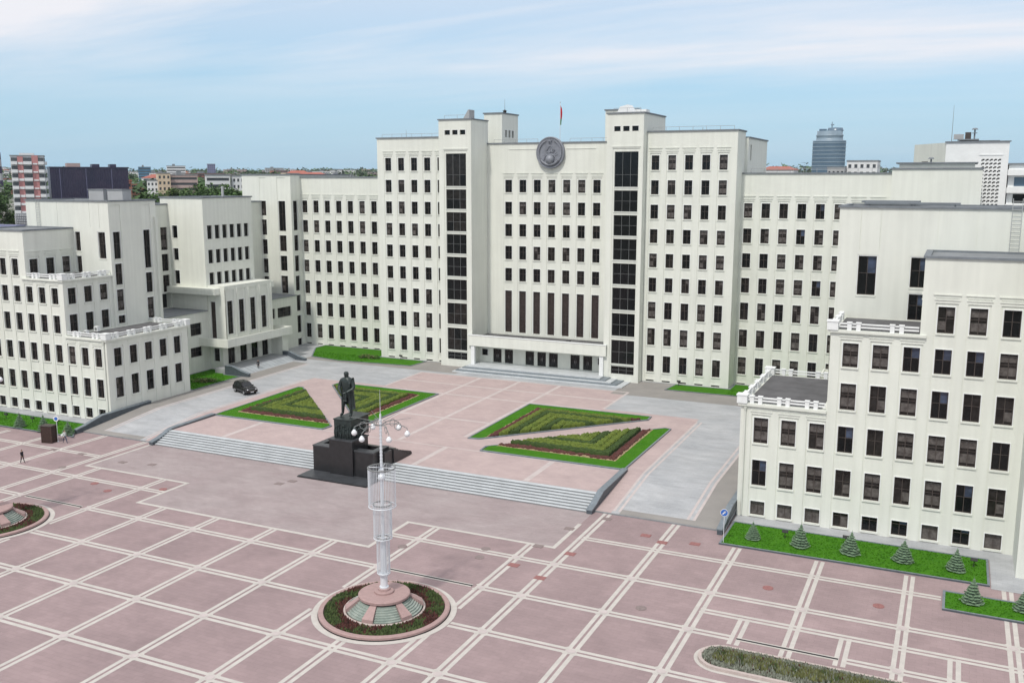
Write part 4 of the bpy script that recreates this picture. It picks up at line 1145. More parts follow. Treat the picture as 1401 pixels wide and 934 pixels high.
# ================================================================== FIGURES
def skinned(name, pts, edges, mats, hfun, root=0, sub=2, extra=None):
    me = bpy.data.meshes.new(name); me.from_pydata([p[:3] for p in pts], edges, [])
    o = bpy.data.objects.new(name, me); COL.objects.link(o)
    md = o.modifiers.new('s', 'SKIN'); 
    lay = me.skin_vertices[0].data if me.skin_vertices else None
    if lay is None:
        bpy.context.view_layer.update()
    for i, p in enumerate(pts):
        me.skin_vertices[0].data[i].radius = (p[3], p[4] if len(p) > 4 else p[3]); me.skin_vertices[0].data[i].use_root = (i == root)
    md.use_smooth_shade = True
    sb = o.modifiers.new('b', 'SUBSURF'); sb.levels = sub; sb.render_levels = sub
    dg = bpy.context.evaluated_depsgraph_get(); dg.update(); ev = o.evaluated_get(dg)
    m2 = bpy.data.meshes.new_from_object(ev)
    o.modifiers.clear(); o.data = m2; m2.name = name
    m2.materials.clear()
    for k in mats: m2.materials.append(M[k])
    for p in m2.polygons: p.material_index = hfun(p.center); p.use_smooth = True
    return o
def hand(mb, c, d, m, k=1.):
    """palm and five curled fingers from wrist point c pointing along d"""
    d = Vector(d).normalized(); sd = d.cross(Vector((0,0,1))); sd = sd.normalized() if sd.length > .1 else Vector((1,0,0)); up = sd.cross(d)
    c = Vector(c); p1 = c+d*.09*k
    mb.tube(c, p1, .032*k, .042*k, n=8, mt=m)
    for i, (q, l) in enumerate(((-.033,.062),(-.011,.072),(.011,.07),(.033,.055))):
        a = p1+sd*q*k-d*.012*k; b = a+d*l*.55*k-up*.008*k; e = b+(d*.5-up*.8).normalized()*l*.5*k
        mb.tube(a, b, .0105*k, .0098*k, n=6, mt=m); mb.tube(b, e, .0098*k, .008*k, n=6, mt=m)
    a = c+d*.03*k+sd*-.035*k; b = a+(d*.6-sd*.7).normalized()*.045*k; e = b+d*.03*k
    mb.tube(a, b, .0125*k, .011*k, n=6, mt=m); mb.tube(b, e, .011*k, .009*k, n=6, mt=m)
def person(loc, rz, label, step=.28, shirt='darkcloth', pants='darkcloth', bag=False, hold=False):
    hp, kn, an = .93, .50, .08; s = step
    pts = [(0,0,.95,.135,.10),(0,0,1.12,.125,.10),(0,.01,1.32,.165,.11),(0,.01,1.44,.13,.09),(0,0,1.53,.055),(0,-.015,1.60,.075,.09),(0,-.01,1.69,.085,.10),(0,0,1.755,.055),
           (.10,0,.88,.085),(.10,-s*.62+.02,.50,.06),(.10,-s,.09,.042),(.10,-s-.13,.04,.04,.03),
           (-.10,0,.88,.085),(-.10,s*.35,.50,.06),(-.10,s,.11,.042),(-.10,s-.12,.05,.04,.03),
           (.205,.01,1.40,.06),(.25,s*.35,1.14,.045),(.245,s*.35-.12,.92,.032),
           (-.205,.01,1.40,.06),(-.25,-s*.3,1.14,.045),(-.245,-s*.3-.15,.94,.032)]
    ed = [(0,1),(1,2),(2,3),(3,4),(4,5),(5,6),(6,7),(0,8),(8,9),(9,10),(10,11),(0,12),(12,13),(13,14),(14,15),(3,16),(16,17),(17,18),(3,19),(19,20),(20,21)]
    def mf(c):
        if c.z > 1.64 and c.y > -.06 or c.z > 1.72: return 0
        if c.z > 1.50: return 1
        if c.z > .97 or abs(c.x) > .21: return 1 if (abs(c.x) > .2 and c.z < 1.0) else 2
        if c.z < .09: return 4
        return 3
    root = empty('person', loc, rz); tag(root, label, 'person')
    o = skinned('body', pts, ed, ['hair','skin',shirt,pants,'rubber'], mf); o.parent = root
    mb = MB(); hand(mb, pts[18][:3], (0,-.25,-1), 'skin'); hand(mb, pts[21][:3], (0,-.25,-1), 'skin')
    mb.tube((0,-.105,1.665), (0,-.125,1.645), .012, .014, n=6, mt='skin')
    for q in (-.03,.03): mb.ball((q,-.098,1.685), .010, 'hair', 6)
    mb.box(-.025,.025,-.103,-.095,1.618,1.624,'hair'); 
    for q in (-.088,.088): mb.ball((q,0,1.67), .02, 'skin', 6)
    hnd = mb.build('hands_and_face', root)
    if bag:
        mb = MB(); mb.ball((-.30,.10,1.1), .17, 'whitecloth', 10, 1.2); mb.tube((-.28,.08,1.25), (-.1,0,1.45), .015, n=6, mt='whitecloth')
        b = mb.build('shoulder_bag'); b.location = loc; b.rotation_euler.z = rz; tag(b, 'white bag carried by the walker in the white shirt', 'bag')
    return root
person((-39.4,78.1,.0), math.radians(100), 'person in dark clothes walking alone across the left of the square', .22)
person((-42.35,86.9,.0), math.radians(75), 'person in a white shirt and blue trousers striding beside the booth', .38, 'whitecloth', 'bluecloth', True)
person((-46.4,131.2,zc(0,131)), math.radians(20), 'person in black standing on the paving before the side entrance', .05)

# ================================================================== MONUMENT
MO = empty('monument', (0, 92, 0)); tag(MO, 'black granite monument with a tall bronze statue of a man in an overcoat', 'monument')
MI = Matrix.Translation((0, -92, 0))
def mpart(mb, name, parent=None):
    o = mb if not isinstance(mb, MB) else mb.build(name)
    o.parent = parent or MO; o.matrix_parent_inverse = MI; return o
mb = MB(); mb.box(-4.85, 4.75, 88.3, 91.3, -.05, .20, 'basalt_lt'); mb.box(-4.95, 4.85, 88.2, 91.3, -.05, .10, 'basalt'); mpart(mb, 'base_slab')
mb = MB()
mb.box(-4.45, 4.15, 90.85, 91.9, 0, 3.22, 'basalt')           # front screen wall
mb.box(-4.45, -3.75, 91.9, 94.2, 0, 3.22, 'basalt'); mb.box(3.45, 4.15, 91.9, 94.2, 0, 3.22, 'basalt')
mb.box(-3.75, 3.45, 91.9, 96.0, 0, 2.6, 'basalt')
for x0, x1, y0, y1 in ((-4.5, 4.2, 90.8, 91.95), (-4.5, -3.7, 91.95, 94.25), (3.4, 4.2, 91.95, 94.25)): mb.box(x0, x1, y0, y1, 3.223, 3.36, 'basalt_lt')
mpart(mb, 'plinth')
mb = MB()     # flared stair cheeks at the rear
for k in range(8): mb.box(-4.45, 4.9, 94.2+k*.5, 94.7+k*.5, 0, 3.1-.24*k, 'basalt')
for x0_, x1_ in ((4.2, 4.75), (-5.0, -4.5)):
    vs = [(x0_,92.4,0),(x1_,92.4,0),(x1_,98.6,0),(x0_,98.6,0),(x0_,92.4,3.0),(x1_,92.4,3.0),(x1_,94.3,3.0),(x0_,94.3,3.0),(x1_,98.4,1.75),(x0_,98.4,1.75),(x1_,98.6,1.5),(x0_,98.6,1.5)]
    mb.add(vs, [(0,1,5,4),(4,5,6,7),(7,6,8,9),(9,8,10,11),(11,10,2,3),(1,2,10,8,6,5),(0,4,7,9,11,3)], 'basalt')
mpart(mb, 'stair')
mb = MB(); mb.box(-1.85, 1.45, 90.55, 93.9, 0, 4.38, 'basalt'); mb.box(-1.95, 1.55, 90.47, 94.0, 4.383, 4.52, 'basalt_lt'); mpart(mb, 'pedestal')
mb = MB(); mb.box(-1.45, .95, 91.1, 93.6, 4.52, 6.75, 'bronze'); mb.box(-1.52, 1.02, 91.03, 95.2, 6.753, 6.88, 'bronze'); mb.box(-1.2, .8, 93.6, 95.1, 4.52, 6.75, 'basalt'); mpart(mb, 'pedestal')
mb = MB(); rnd = random.Random(5)
def fig(px, py, pz, h, ax):      # little relief figures round the drum
    v = Vector((px, py, pz))
    mb.tube(v, v+Vector((0,0,h*.5)), .10, .15, n=7, mt='bronze'); mb.tube(v+Vector((0,0,h*.5)), v+Vector((0,0,h*.82)), .16, .11, n=7, mt='bronze')
    mb.ball((px, py, pz+h*.92), .10, 'bronze', 7)
    a = rnd.uniform(-1, 1); d = Vector((math.cos(a), 0, math.sin(a)+.3)) if ax == 'y' else Vector((0, math.cos(a), math.sin(a)+.3))
    mb.tube(v+Vector((0,0,h*.75)), v+Vector((0,0,h*.75))+d*.35, .055, .04, n=6, mt='bronze')
for k in range(9): fig(-1.3+.27*k, 91.06-.05*(k % 2), 4.55+.12*(k % 3), 1.25+rnd.uniform(-.15,.25), 'y')
for k in range(8): fig(.98+.05*(k % 2), 91.4+.27*k, 4.55+.1*(k % 3), 1.25+rnd.uniform(-.15,.25), 'x')
for k in range(12): mb.ball((rnd.uniform(.95,1.3), rnd.uniform(91.3,94.6), rnd.uniform(4.8,6.2)), rnd.uniform(.12,.26), 'bronze', 8)
mpart(mb, 'relief')
# railing with the lectern cloth in front of the statue
# statue (height 5.5 m), faces the square
k = 3.12; fx, fy, fz = -.55, 92.75, 6.88
def S(*p): return (fx+p[0]*k, fy+p[1]*k, fz+p[2]*k)+tuple(q*k for q in p[3:])
pts = [S(0,.02,.90,.20,.15),S(0,.01,1.10,.215,.16),S(0,.0,1.30,.25,.165),S(0,.01,1.45,.20,.13),S(0,-.01,1.54,.075),S(-.005,-.035,1.62,.09,.105),S(-.01,-.03,1.70,.102,.118),S(-.01,-.02,1.77,.07),
       S(.12,.02,.84,.105),S(.16,-.02,.46,.078),S(.17,-.03,.08,.056),S(.19,-.17,.045,.052,.035),
       S(-.13,.02,.84,.105),S(-.21,.0,.46,.078),S(-.24,.0,.08,.056),S(-.27,-.14,.045,.052,.035),
       S(.25,.0,1.41,.085),S(.34,-.05,1.13,.078),S(.13,-.29,.99,.048),
       S(-.25,.0,1.41,.085),S(-.33,-.05,1.13,.078),S(-.12,-.29,.99,.048)]
ed = [(0,1),(1,2),(2,3),(3,4),(4,5),(5,6),(6,7),(0,8),(8,9),(9,10),(10,11),(0,12),(12,13),(13,14),(14,15),(3,16),(16,17),(17,18),(3,19),(19,20),(20,21)]
st_ = skinned('statue', pts, ed, ['bronze'], lambda c: 0); mpart(st_, 'statue')
mb = MB()
hand(mb, S(.13,-.29,.99), (-.8,-.4,-.3), 'bronze', k); hand(mb, S(-.12,-.29,.99), (.8,-.5,-.2), 'bronze', k)
mb.tube(S(-.01,-.125,1.69), S(-.01,-.15,1.655), .012*k, .018*k, n=6, mt='bronze')      # nose, beard, ears, brow
mb.tube(S(-.01,-.115,1.60), S(-.01,-.13,1.555), .03*k, .008*k, n=6, mt='bronze')
for q in (-.102,.082): mb.ball(S(q,-.02,1.675), .02*k, 'bronze', 6)
for q in (-.045,.025): mb.ball(S(q,-.118,1.70), .011*k, 'bronze', 6)
mb.box(*[v for p in zip(S(-.055,-.132,0)[:2], S(.035,-.118,0)[:2]) for v in (p[0], p[1])], S(0,0,1.715)[2], S(0,0,1.728)[2], 'bronze')
o = mb.build('hands_and_face'); o.parent = st_; o.matrix_parent_inverse = st_.matrix_basis.inverted() @ Matrix.Identity(4) if 0 else MI @ Matrix.Identity(4)
o.matrix_parent_inverse = Matrix.Identity(4); o.parent = st_
# overcoat hanging open: right panel long, left panel, back
mb = MB()
def coatstrip(a0, a1, zt_, zb_, flare, n=14, thick=.03):
    rows = 9; vs = []
    for off in (0, thick):
        for j in range(rows):
            t = j/(rows-1); z = zt_+(zb_-zt_)*t
            for i in range(n):
                a = a0+(a1-a0)*i/(n-1)
                fold = .018*math.sin(a*9+t*2)*t
                rx = .235+flare*t+fold-off*.6; ry = .17+flare*.8*t+fold-off*.6
                vs.append(S(math.cos(a)*rx, .02+math.sin(a)*ry, z)[:3])
    m_ = rows*n; fs = []
    for j in range(rows-1):
        for i in range(n-1):
            q = j*n+i; fs.append((q, q+n, q+n+1, q+1)); fs.append((m_+q, m_+q+1, m_+q+n+1, m_+q+n))
    for j in range(rows-1):
        for i in (0, n-1): q = j*n+i; fs.append((q, q+n, m_+q+n, m_+q))
    for i in range(n-1): q = (rows-1)*n+i; fs.append((q, q+1, m_+q+1, m_+q))
    mb.add(vs, fs, 'bronze', True)
coatstrip(-PI*.20, PI*.62, 1.36, .30, .07); coatstrip(PI*.62, PI*1.15, 1.36, .42, .03)
coatstrip(-PI*.62, -PI*.42, 1.02, .62, .02, n=6)
o = mb.build('overcoat'); o.parent = st_
# ================================================================== LAMP MASTS
def make_mast():
    root = empty('street_lamp')
    mb = MB()
    mb.lathe((0,0,0), [(3.35,0),(3.35,.30),(3.2,.34),(3.2,.36)], 48, 'palegranite', smooth=False)
    mb.lathe((0,0,0), [(2.0,1.35),(2.12,1.38),(2.12,1.56),(2.02,1.62),(.82,1.66),(.80,1.66)], 48, 'pinkgranite', smooth=False)
    mb.lathe((0,0,0), [(.80,1.66),(.80,1.78),(.72,1.84),(.52,1.86),(.50,2.0),(.30,2.05)], 32, 'pinkgranite', smooth=False)
    mb.build('base', root)
    mb = MB()
    for k in range(6):      # granite ribs
        a = PI/3*k-PI/2+.12; da0, da1 = .17, .10
        vs = []
        for (r, z, da) in ((3.22,.36,.15),(3.18,.62,.15),(2.0,1.36,.13),(1.6,.3,.13)):
            for q in (-da, da): vs.append((r*math.cos(a+q), r*math.sin(a+q), z))
        mb.add(vs, [(0,1,3,2),(2,3,5,4),(0,2,4,6),(1,7,5,3),(4,5,7,6)], 'pinkgranite')
        mb.build
    mb.build('ribs', root)
    mb = MB()
    for k in range(6):      # stepped glass cascades between the ribs
        a = PI/3*k-PI/2+.12
        for j in range(7):
            r0 = 3.1-.17*j; z = .40+.135*j
            mb.lathe((0,0,0), [(r0,z-.14),(r0,z),(r0-.19,z+.01)], 8, 'stepglass', smooth=False, a0=a+.15, a1=a+PI/3-.15)
    mb.build('cascade', root)
    mb = MB()
    mb.tube((0,0,2.0), (0,0,3.2), .30, .30, n=16, mt='steel'); mb.tube((0,0,1.95), (0,0,2.15), .38, n=16, mt='steel'); mb.tube((0,0,3.1), (0,0,3.3), .42, n=16, mt='steel')
    mb.tube((0,0,3.3), (0,0,6.3), .24, .20, n=12, mt='steel'); mb.tube((0,0,6.3), (0,0,12.2), .14, .10, n=10, mt='steel'); mb.tube((0,0,12.2), (0,0,16.6), .11, .08, n=10, mt='steel')
    mb.ball((0,0,11.4), .32, 'steel', 10); mb.ball((0,0,12.0), .22, 'steel', 8); mb.tube((0,0,16.6), (0,0,18.6), .03, .01, n=5, mt='steel')
    for j in range(14): mb.tube((0,0,12.3+j*.29), (0,0,12.40+j*.29), .12, n=10, mt='steel')
    mb.build('pole', root)
    for (r, z0, z1, n, rd) in ((.52, 3.3, 6.3, 26, .024), (.74, 6.3, 9.15, 36, .020), (1.1, 9.0, 12.2, 50, .018)):
        mb = MB()
        for i in range(n):
            a = 2*PI*i/n; mb.tube((r*math.cos(a), r*math.sin(a), z0), (r*math.cos(a), r*math.sin(a), z1), rd, n=4, mt='steel', caps=False, smooth=False)
        def torus(z, rr_=.04):
            for i in range(24):
                a, b = 2*PI*i/24, 2*PI*(i+1)/24; mb.tube((r*math.cos(a), r*math.sin(a), z), (r*math.cos(b), r*math.sin(b), z), rr_, n=5, mt='frame_grey' if rr_ > .045 else 'steel', caps=False)
        torus(z1, .055); torus(z0, .045)
        for i in range(4):
            a = PI/2*i+.3; mb.tube((0,0,z1), (r*math.cos(a), r*math.sin(a), z1), .025, n=4, mt='steel', caps=False); mb.tube((0,0,z0+.02), (r*math.cos(a), r*math.sin(a), z0+.02), .025, n=4, mt='steel', caps=False)
        mb.build('rod_cage', root)
    for i in range(6):
        a = 2*PI*i/6+.35; c, s_ = math.cos(a), math.sin(a)
        mb = MB(); prev = Vector((0,0,15.7))
        for j in range(1, 8):
            t = j/7; p = Vector((c*2.15*t, s_*2.15*t, 15.6+.32*math.sin(t*PI)-.1*t)); mb.tube(prev, p, .035, .03, n=6, mt='frame_grey'); prev = p
        mb.tube(prev, prev-Vector((0,0,.3)), .025, n=5, mt='frame_grey')
        # scroll work
        for j in range(8):
            b0, b1 = PI*2*j/8, PI*2*(j+1)/8
            mb.tube((c*(1.4+.3*math.cos(b0)), s_*(1.4+.3*math.cos(b0)), 15.65+.3*math.sin(b0)), (c*(1.4+.3*math.cos(b1)), s_*(1.4+.3*math.cos(b1)), 15.65+.3*math.sin(b1)), .025, n=4, mt='frame_grey')
        mb.tube((c*.3, s_*.3, 16.0), (c*2.5, s_*2.5, 16.35), .03, .012, n=4, mt='frame_grey')
        mb.build('arm', root)
        mb = MB(); mb.ball(tuple(prev-Vector((0,0,.48))), .23, 'signwhite', 10); mb.tube(prev-Vector((0,0,.31)), prev-Vector((0,0,.20)), .16, .08, n=8, mt='steel'); mb.build('lamp_globe', root)
    return root
L1 = make_mast(); L1.location = (23.9, 62.3, 0); tag(L1, 'tall white ornamental lamp mast with rod cages on a round granite base', 'lamp mast', 'ornamental lamp masts')
L2 = copy_tree(L1); L2.location = (-23.9, 62.3, 0); L2.rotation_euler.z = .2; tag(L2, 'ornamental lamp mast at the left edge, mostly outside the picture', 'lamp mast', 'ornamental lamp masts')
def roundbed(cx_, cy_, label, seed):
    root = empty('flower_bed', (cx_, cy_, 0)); tag(root, label, 'flower bed', 'round lamp beds')
    mb = MB(); mb.lathe((0,0,0), [(5.38,0),(5.38,.26),(5.30,.30),(4.98,.30),(4.95,.12)], 72, 'pinkgranite', smooth=False); mb.lathe((0,0,0), [(5.385,.0),(5.40,.0),(5.40,.09),(5.385,.09)], 72, 'black', smooth=False); mb.build('kerb', root)
    mb = MB(); rnd = random.Random(seed); ring(mb, (0,0), 3.3, 4.96, .14, 'soil')
    for _ in range(5200):
        a = rnd.uniform(0, 2*PI); r = math.sqrt(rnd.uniform(3.4**2, 4.9**2))
        x, y = r*math.cos(a), r*math.sin(a); h = rnd.uniform(.12,.38); w = rnd.uniform(.06,.13); b = rnd.uniform(0, PI)
        nz = noise.noise((x*.55+seed*9, y*.55, 2.)); m_ = 'maroon' if nz+rnd.uniform(-.25,.25)+(.18 if (r < 3.9) else -.08) > .08 else 'bedgreen'
        mb.add([(x-w*math.cos(b), y-w*math.sin(b), .12+h*.4), (x+w*math.cos(b), y+w*math.sin(b), .12+h*.4), (x+w*.6*math.cos(b+1), y+w*.6*math.sin(b+1), .14+h)], [(0,1,2)], m_)
    o = mb.build('flowers', root); o['kind'] = 'stuff'
roundbed(23.9, 62.3, 'round bed of red and green flowers encircling the lamp base', 1)
roundbed(-23.9, 62.3, 'round flower bed cut by the left edge of the picture', 4)
# oval bed
root = empty('flower_bed', (57.3, 66.0, 0)); tag(root, 'long oval bed of silver and olive foliage at the lower right', 'flower bed')
def stad(mb, hl, r, z0, z1, r2, z2, m, n=16):
    def loop(rr_, z):
        return [(hl+rr_*math.cos(-PI/2+PI*i/n), rr_*math.sin(-PI/2+PI*i/n), z) for i in range(n+1)]+[(-hl+rr_*math.cos(PI/2+PI*i/n), rr_*math.sin(PI/2+PI*i/n), z) for i in range(n+1)]
    A = loop(r, z0)+loop(r, z1)+loop(r2, z2); k_ = 2*(n+1)
    mb.add(A, [(i+j*k_, (i+1) % k_+j*k_, (i+1) % k_+(j+1)*k_, i+(j+1)*k_) for j in range(2) for i in range(k_)], m)
mb = MB(); stad(mb, 6.3, 1.85, 0, .24, 1.58, .24, 'palegranite'); stad(mb, 6.3, 2.15, .004, .030, 1.86, .030, 'stripe'); mb.build('kerb', root)
mb = MB(); rnd = random.Random(9); mb.sheet([(7.5,-1.2),(7.5,1.2),(6.3,1.55),(-6.3,1.55),(-7.5,1.2),(-7.5,-1.2),(-6.3,-1.55),(6.3,-1.55)], .12, 'soil')
for _ in range(10500):
    x = rnd.uniform(-7.85, 7.85); y = rnd.uniform(-1.55, 1.55)
    if abs(x) > 6.3 and math.hypot(abs(x)-6.3, y) > 1.55: continue
    edge = max(abs(y), math.hypot(max(0, abs(x)-6.3), y)); h = rnd.uniform(.12,.30)+(.22 if edge < .8 else 0); w = rnd.uniform(.05,.12); b = rnd.uniform(0, PI)
    nz = noise.noise((x*1.3, y*1.3, 5)); m_ = 'silver' if edge > .80+.3*nz or rnd.random() < .22 else ('olive' if nz > -.18 else 'bedgreen')
    if rnd.random() < .05: m_ = 'maroon'
    mb.add([(x-w*math.cos(b), y-w*math.sin(b), .1+h*.35), (x+w*math.cos(b), y+w*math.sin(b), .1+h*.35), (x+w*.7*math.cos(b+1), y+w*.7*math.sin(b+1), .12+h)], [(0,1,2)], m_)
o = mb.build('foliage', root); o['kind'] = 'stuff'

# ---- road signs, booth -----------------------------------------------------------
def sign(x, y, label, h=3.2, blue=True):
    root = empty('road_sign', (x, y, 0)); tag(root, label, 'road sign')
    mb = MB(); mb.tube((0,0,0), (0,0,h), .035, n=8, mt='steel'); mb.tube((0,0,0), (0,0,.08), .12, .1, n=10, mt='steel'); mb.build('post', root)
    mb = MB(); mb.xf = Matrix.Translation((0,-.05,h)) @ Matrix.Rotation(math.radians(22 if x < 0 else 8), 4, 'Z') @ Matrix.Rotation(PI/2, 4, 'X')
    mb.lathe((0,0,0), [(.001,.03),(.34,.03),(.34,-.01),(.001,-.01)], 24, 'signblue' , smooth=False)
    mb.lathe((0,0,.001), [(.34,-.01),(.37,-.01),(.37,.032),(.335,.034)], 24, 'signwhite', smooth=False)
    if blue:   # round blue disc with white arrow
        mb.add([(-.16,.06,.034),(-.05,-.05,.034),(-.02,-.02,.034),(-.13,.09,.034)], [(0,1,2,3)], 'signwhite') if 0 else None
        mb.add([(-.20,-.12,.034),(-.12,-.20,.034),(.10,.02,.034),(.02,.10,.034)], [(0,1,2,3)], 'signwhite'); mb.add([(.20,.20,.034),(-.06,.13,.034),(.13,-.06,.034)], [(0,2,1)][::1], 'signwhite')
        mb.add([(.20,.20,.034),(-.06,.13,.034),(.13,-.06,.034)], [(0,1,2)], 'signwhite')
    else: mb.lathe((0,0,.002), [(.24,.034),(.34,.034)], 24, 'signwhite', smooth=False)
    mb.build('sign_disc', root); return root
sign(45.85, 88.85, 'round blue road sign on a thin pole at the corner of the right lawn', 3.15)
sign(-43.75, 86.95, 'small round blue and white road sign on a thin pole beside the slatted booth', 3.2, False)
root = empty('booth', (-44.6, 86.3, 0), math.radians(12)); tag(root, 'tall brown slatted booth standing at the edge of the left lawn', 'booth')
mb = MB(); 
for x in (-.75, .75):
    for y in (-.5, .5): mb.box(x-.06, x+.06, y-.06, y+.06, 0, 2.3, 'wood')
mb.box(-.8, .8, -.56, .56, .0, .12, 'wood'); mb.box(-.86, .86, -.62, .62, 2.3, 2.38, 'frame'); mb.build('frame', root)
mb = MB()
for k_ in range(15):
    z = .18+k_*.142
    mb.box(-.69, .69, -.54, -.50, z, z+.105, 'wood'); mb.box(-.69, .69, .50, .54, z, z+.105, 'wood'); mb.box(.71, .75, -.44, .44, z, z+.105, 'wood'); mb.box(-.75, -.71, -.44, .44, z, z+.105, 'wood')
mb.box(-.66, .66, -.42, .42, .12, 2.25, 'door'); mb.build('slats', root)

# ---- AC units on the left terrace -------------------------------------------------
for i, (x, y, sz_, lab) in enumerate(((-52.0, 101.9, .75, 'white air conditioning unit on the low left terrace roof'), (-51.6, 99.6, .5, 'small white vent box on the low left terrace roof'))):
    mb = MB(); z = 12.27
    mb.box(x-sz_/2, x+sz_/2, y-.25, y+.25, z+.12, z+.12+sz_, 'white'); mb.box(x-sz_/2+.05, x-sz_/2+.12, y-.2, y+.2, z, z+.12, 'black'); mb.box(x+sz_/2-.12, x+sz_/2-.05, y-.2, y+.2, z, z+.12, 'black')
    mb.xf = Matrix.Translation((x+.02*0, y-.255, z+.12+sz_/2)) @ Matrix.Rotation(PI/2, 4, 'X'); mb.lathe((0,0,0), [(.001,.012),(sz_*.32,.012),(sz_*.34,0)], 16, 'frame_grey', smooth=False)
    tag(mb.build('air_conditioner'), lab, 'air conditioner')

# ---- roof flag, antennas ------------------------------------------------------------
root = empty('flagpole', (.4, 157, 40.7)); tag(root, 'thin flagpole with a limp red and green flag behind the emblem', 'flagpole')
mb = MB(); mb.tube((0,0,0), (0,0,7.4), .06, .035, n=8, mt='steel'); mb.ball((0,0,7.4), .09, 'chrome', 8); mb.build('pole', root)
mb = MB()
N = 14
for (mt_, f0, f1) in (('red', 0, .66), ('green', .66, 1.)):
    vs = []; rows = 10
    for j in range(rows):
        t = f0+(f1-f0)*j/(rows-1)
        for i in range(N):
            u = i/(N-1); x = .05+u*(.24+.07*math.sin(t*5))*(1-.35*t); y = .13*math.sin(u*13+t*2)*(.4+u); z = 6.9-3.3*t-.5*u*(1-t)
            vs.append((x, y, z))
    mb.add(vs, [(j*N+i, j*N+i+1, (j+1)*N+i+1, (j+1)*N+i) for j in range(rows-1) for i in range(N-1)], mt_, True)
mb.build('flag', root)
for (x, y, z, h, lab, orn) in ((-11.5-1.6, 163, 46.95, 2.6, 'thin lightning rod with dark ornament on the left rear penthouse', 1), (-29.5, 155, 42.3, 1.7, 'short thin antenna on the left roof', 0), (62.3, 178, 41.2, 6.0, 'tall thin antenna on the white rear block at right', 0), (26.0, 155, 42.5, .8, 'stubby antenna on the right roof', 0)):
    mb = MB(); mb.tube((x, y, z), (x, y, z+h), .05, .02, n=6, mt='frame_grey')
    if orn:
        mb.ball((x, y, z+.35), .34, 'black', 8)
        for q in range(6): mb.tube((x, y, z+.35), (x+.5*math.cos(q), y+.5*math.sin(q), z+.55), .06, .02, n=5, mt='black')
    tag(mb.build('antenna'), lab, 'antenna')

# ---- car ------------------------------------------------------------------------------
def make_car():
    root = empty('parked_car')
    # side profile (x forward), loft over width
    prof = [(-2.38,.42),(-2.42,.75),(-2.36,1.05),(-2.25,1.12),(-2.02,1.60),(-1.75,1.76),(-1.0,1.83),(.0,1.80),(.35,1.72),(1.02,1.22),(1.25,1.16),(2.0,1.08),(2.32,.94),(2.44,.70),(2.42,.42)]
    mb = MB(); secs = [(-.96,.90,0),(-.93,.97,.0),(-.78,1.0,0),(0,1.015,0),(.78,1.0,0),(.93,.97,0),(.96,.90,0)]
    vs = []; n = len(prof)
    for (y, sc_, _) in secs:
        for x, z in prof:
            taper = 1-.20*max(0, (z-1.05)/.75); zz = .42+(z-.42)*(sc_ if z > .5 else 1)
            vs.append((x*(.985 if abs(y) > .9 else 1), y*taper, zz))
    fs = [(j*n+i, (j+1)*n+i, (j+1)*n+i+1, j*n+i+1) for j in range(len(secs)-1) for i in range(n-1)]
    fs += [tuple(range(n)), tuple(range(len(secs)*n-1, (len(secs)-1)*n-1, -1))]
    fs += [(j*n, j*n+n-1, (j+1)*n+n-1, (j+1)*n) for j in range(len(secs)-1)]
    mb.add(vs, fs, 'carpaint')
    for x in (-1.45, 1.48):
        for y in (-.965, .965): mb.tube((x, y-.012, .40), (x, y+.012, .40), .44, n=20, mt='rubber')
    mb.box(-2.0, 2.0, -.9, .9, .26, .45, 'rubber'); mb.build('body', root)
    mb = MB()
    for sgn_ in (-1, 1):
        for (pts_) in ([(-1.95,1.18),(-1.78,1.56),(-1.1,1.66),(-1.08,1.18)], [(-1.0,1.18),(-1.0,1.67),(-.08,1.67),(-.06,1.18)], [(.02,1.18),(.0,1.66),(.32,1.58),(.86,1.2)]):
            vs = []
            for x, z in pts_:
                taper = 1-.20*max(0, (z-1.05)/.75); vs.append((x, sgn_*(.955*taper+.012), .42+(z-.42)*.95))
            mb.add(vs, [(0,1,2,3)] if sgn_ > 0 else [(3,2,1,0)], 'carglass')
    mb.build('side_window', root)
    mb = MB(); mb.add([(.44,-.70,1.70),(.44,.70,1.70),(1.03,.84,1.255),(1.03,-.84,1.255)], [(3,2,1,0)], 'carglass'); mb.build('windscreen', root)
    mb = MB(); mb.add([(-2.05,-.68,1.60),(-2.05,.68,1.60),(-2.27,.8,1.17),(-2.27,-.8,1.17)], [(0,1,2,3)], 'carglass'); mb.build('rear_window', root)
    for x in (-1.45, 1.48):
        for y in (-.9, .9):
            sy_ = 1 if y > 0 else -1
            w = MB(); w.xf = Matrix.Translation((x, y, .37)) @ Matrix.Rotation(PI/2, 4, 'X')
            w.lathe((0,0,0), [(.2,-.12),(.36,-.12),(.37,-.06),(.37,.06),(.36,.12),(.2,.12)], 24, 'rubber'); wo = w.build('tyre')
            r = MB(); r.xf = Matrix.Translation((x, y+sy_*.1, .37)) @ Matrix.Rotation(PI/2, 4, 'X')
            r.lathe((0,0,0), [(.24,-.03),(.24,.03),(.001,.035)], 20, 'chrome'); r.lathe((0,0,0), [(.24,.03),(.24,-.03),(.001,-.035)], 20, 'chrome')
            ro = r.build('wheel', root); wo.parent = ro
    for y in (-.70, .70):
        h = MB(); h.ball((2.26, y, .86), .16, 'signwhite', 8, .6); h.build('headlight', root)
        h = MB(); h.box(-2.43, -2.33, y-.14, y+.14, .85, 1.1, 'manhole'); h.build('tail_light', root)
        h = MB(); h.box(.72, .92, y*1.36-.1, y*1.36+.1, 1.15, 1.30, 'carpaint'); h.build('mirror', root)
    g = MB(); g.box(2.40, 2.47, -.42, .42, .62, .86, 'chrome'); g.box(2.471, 2.475, -.38, .38, .65, .83, 'rubber'); g.build('grille', root)
    g = MB(); g.box(2.43, 2.475, -.26, .26, .44, .55, 'signwhite'); g.build('licence_plate', root)
    return root
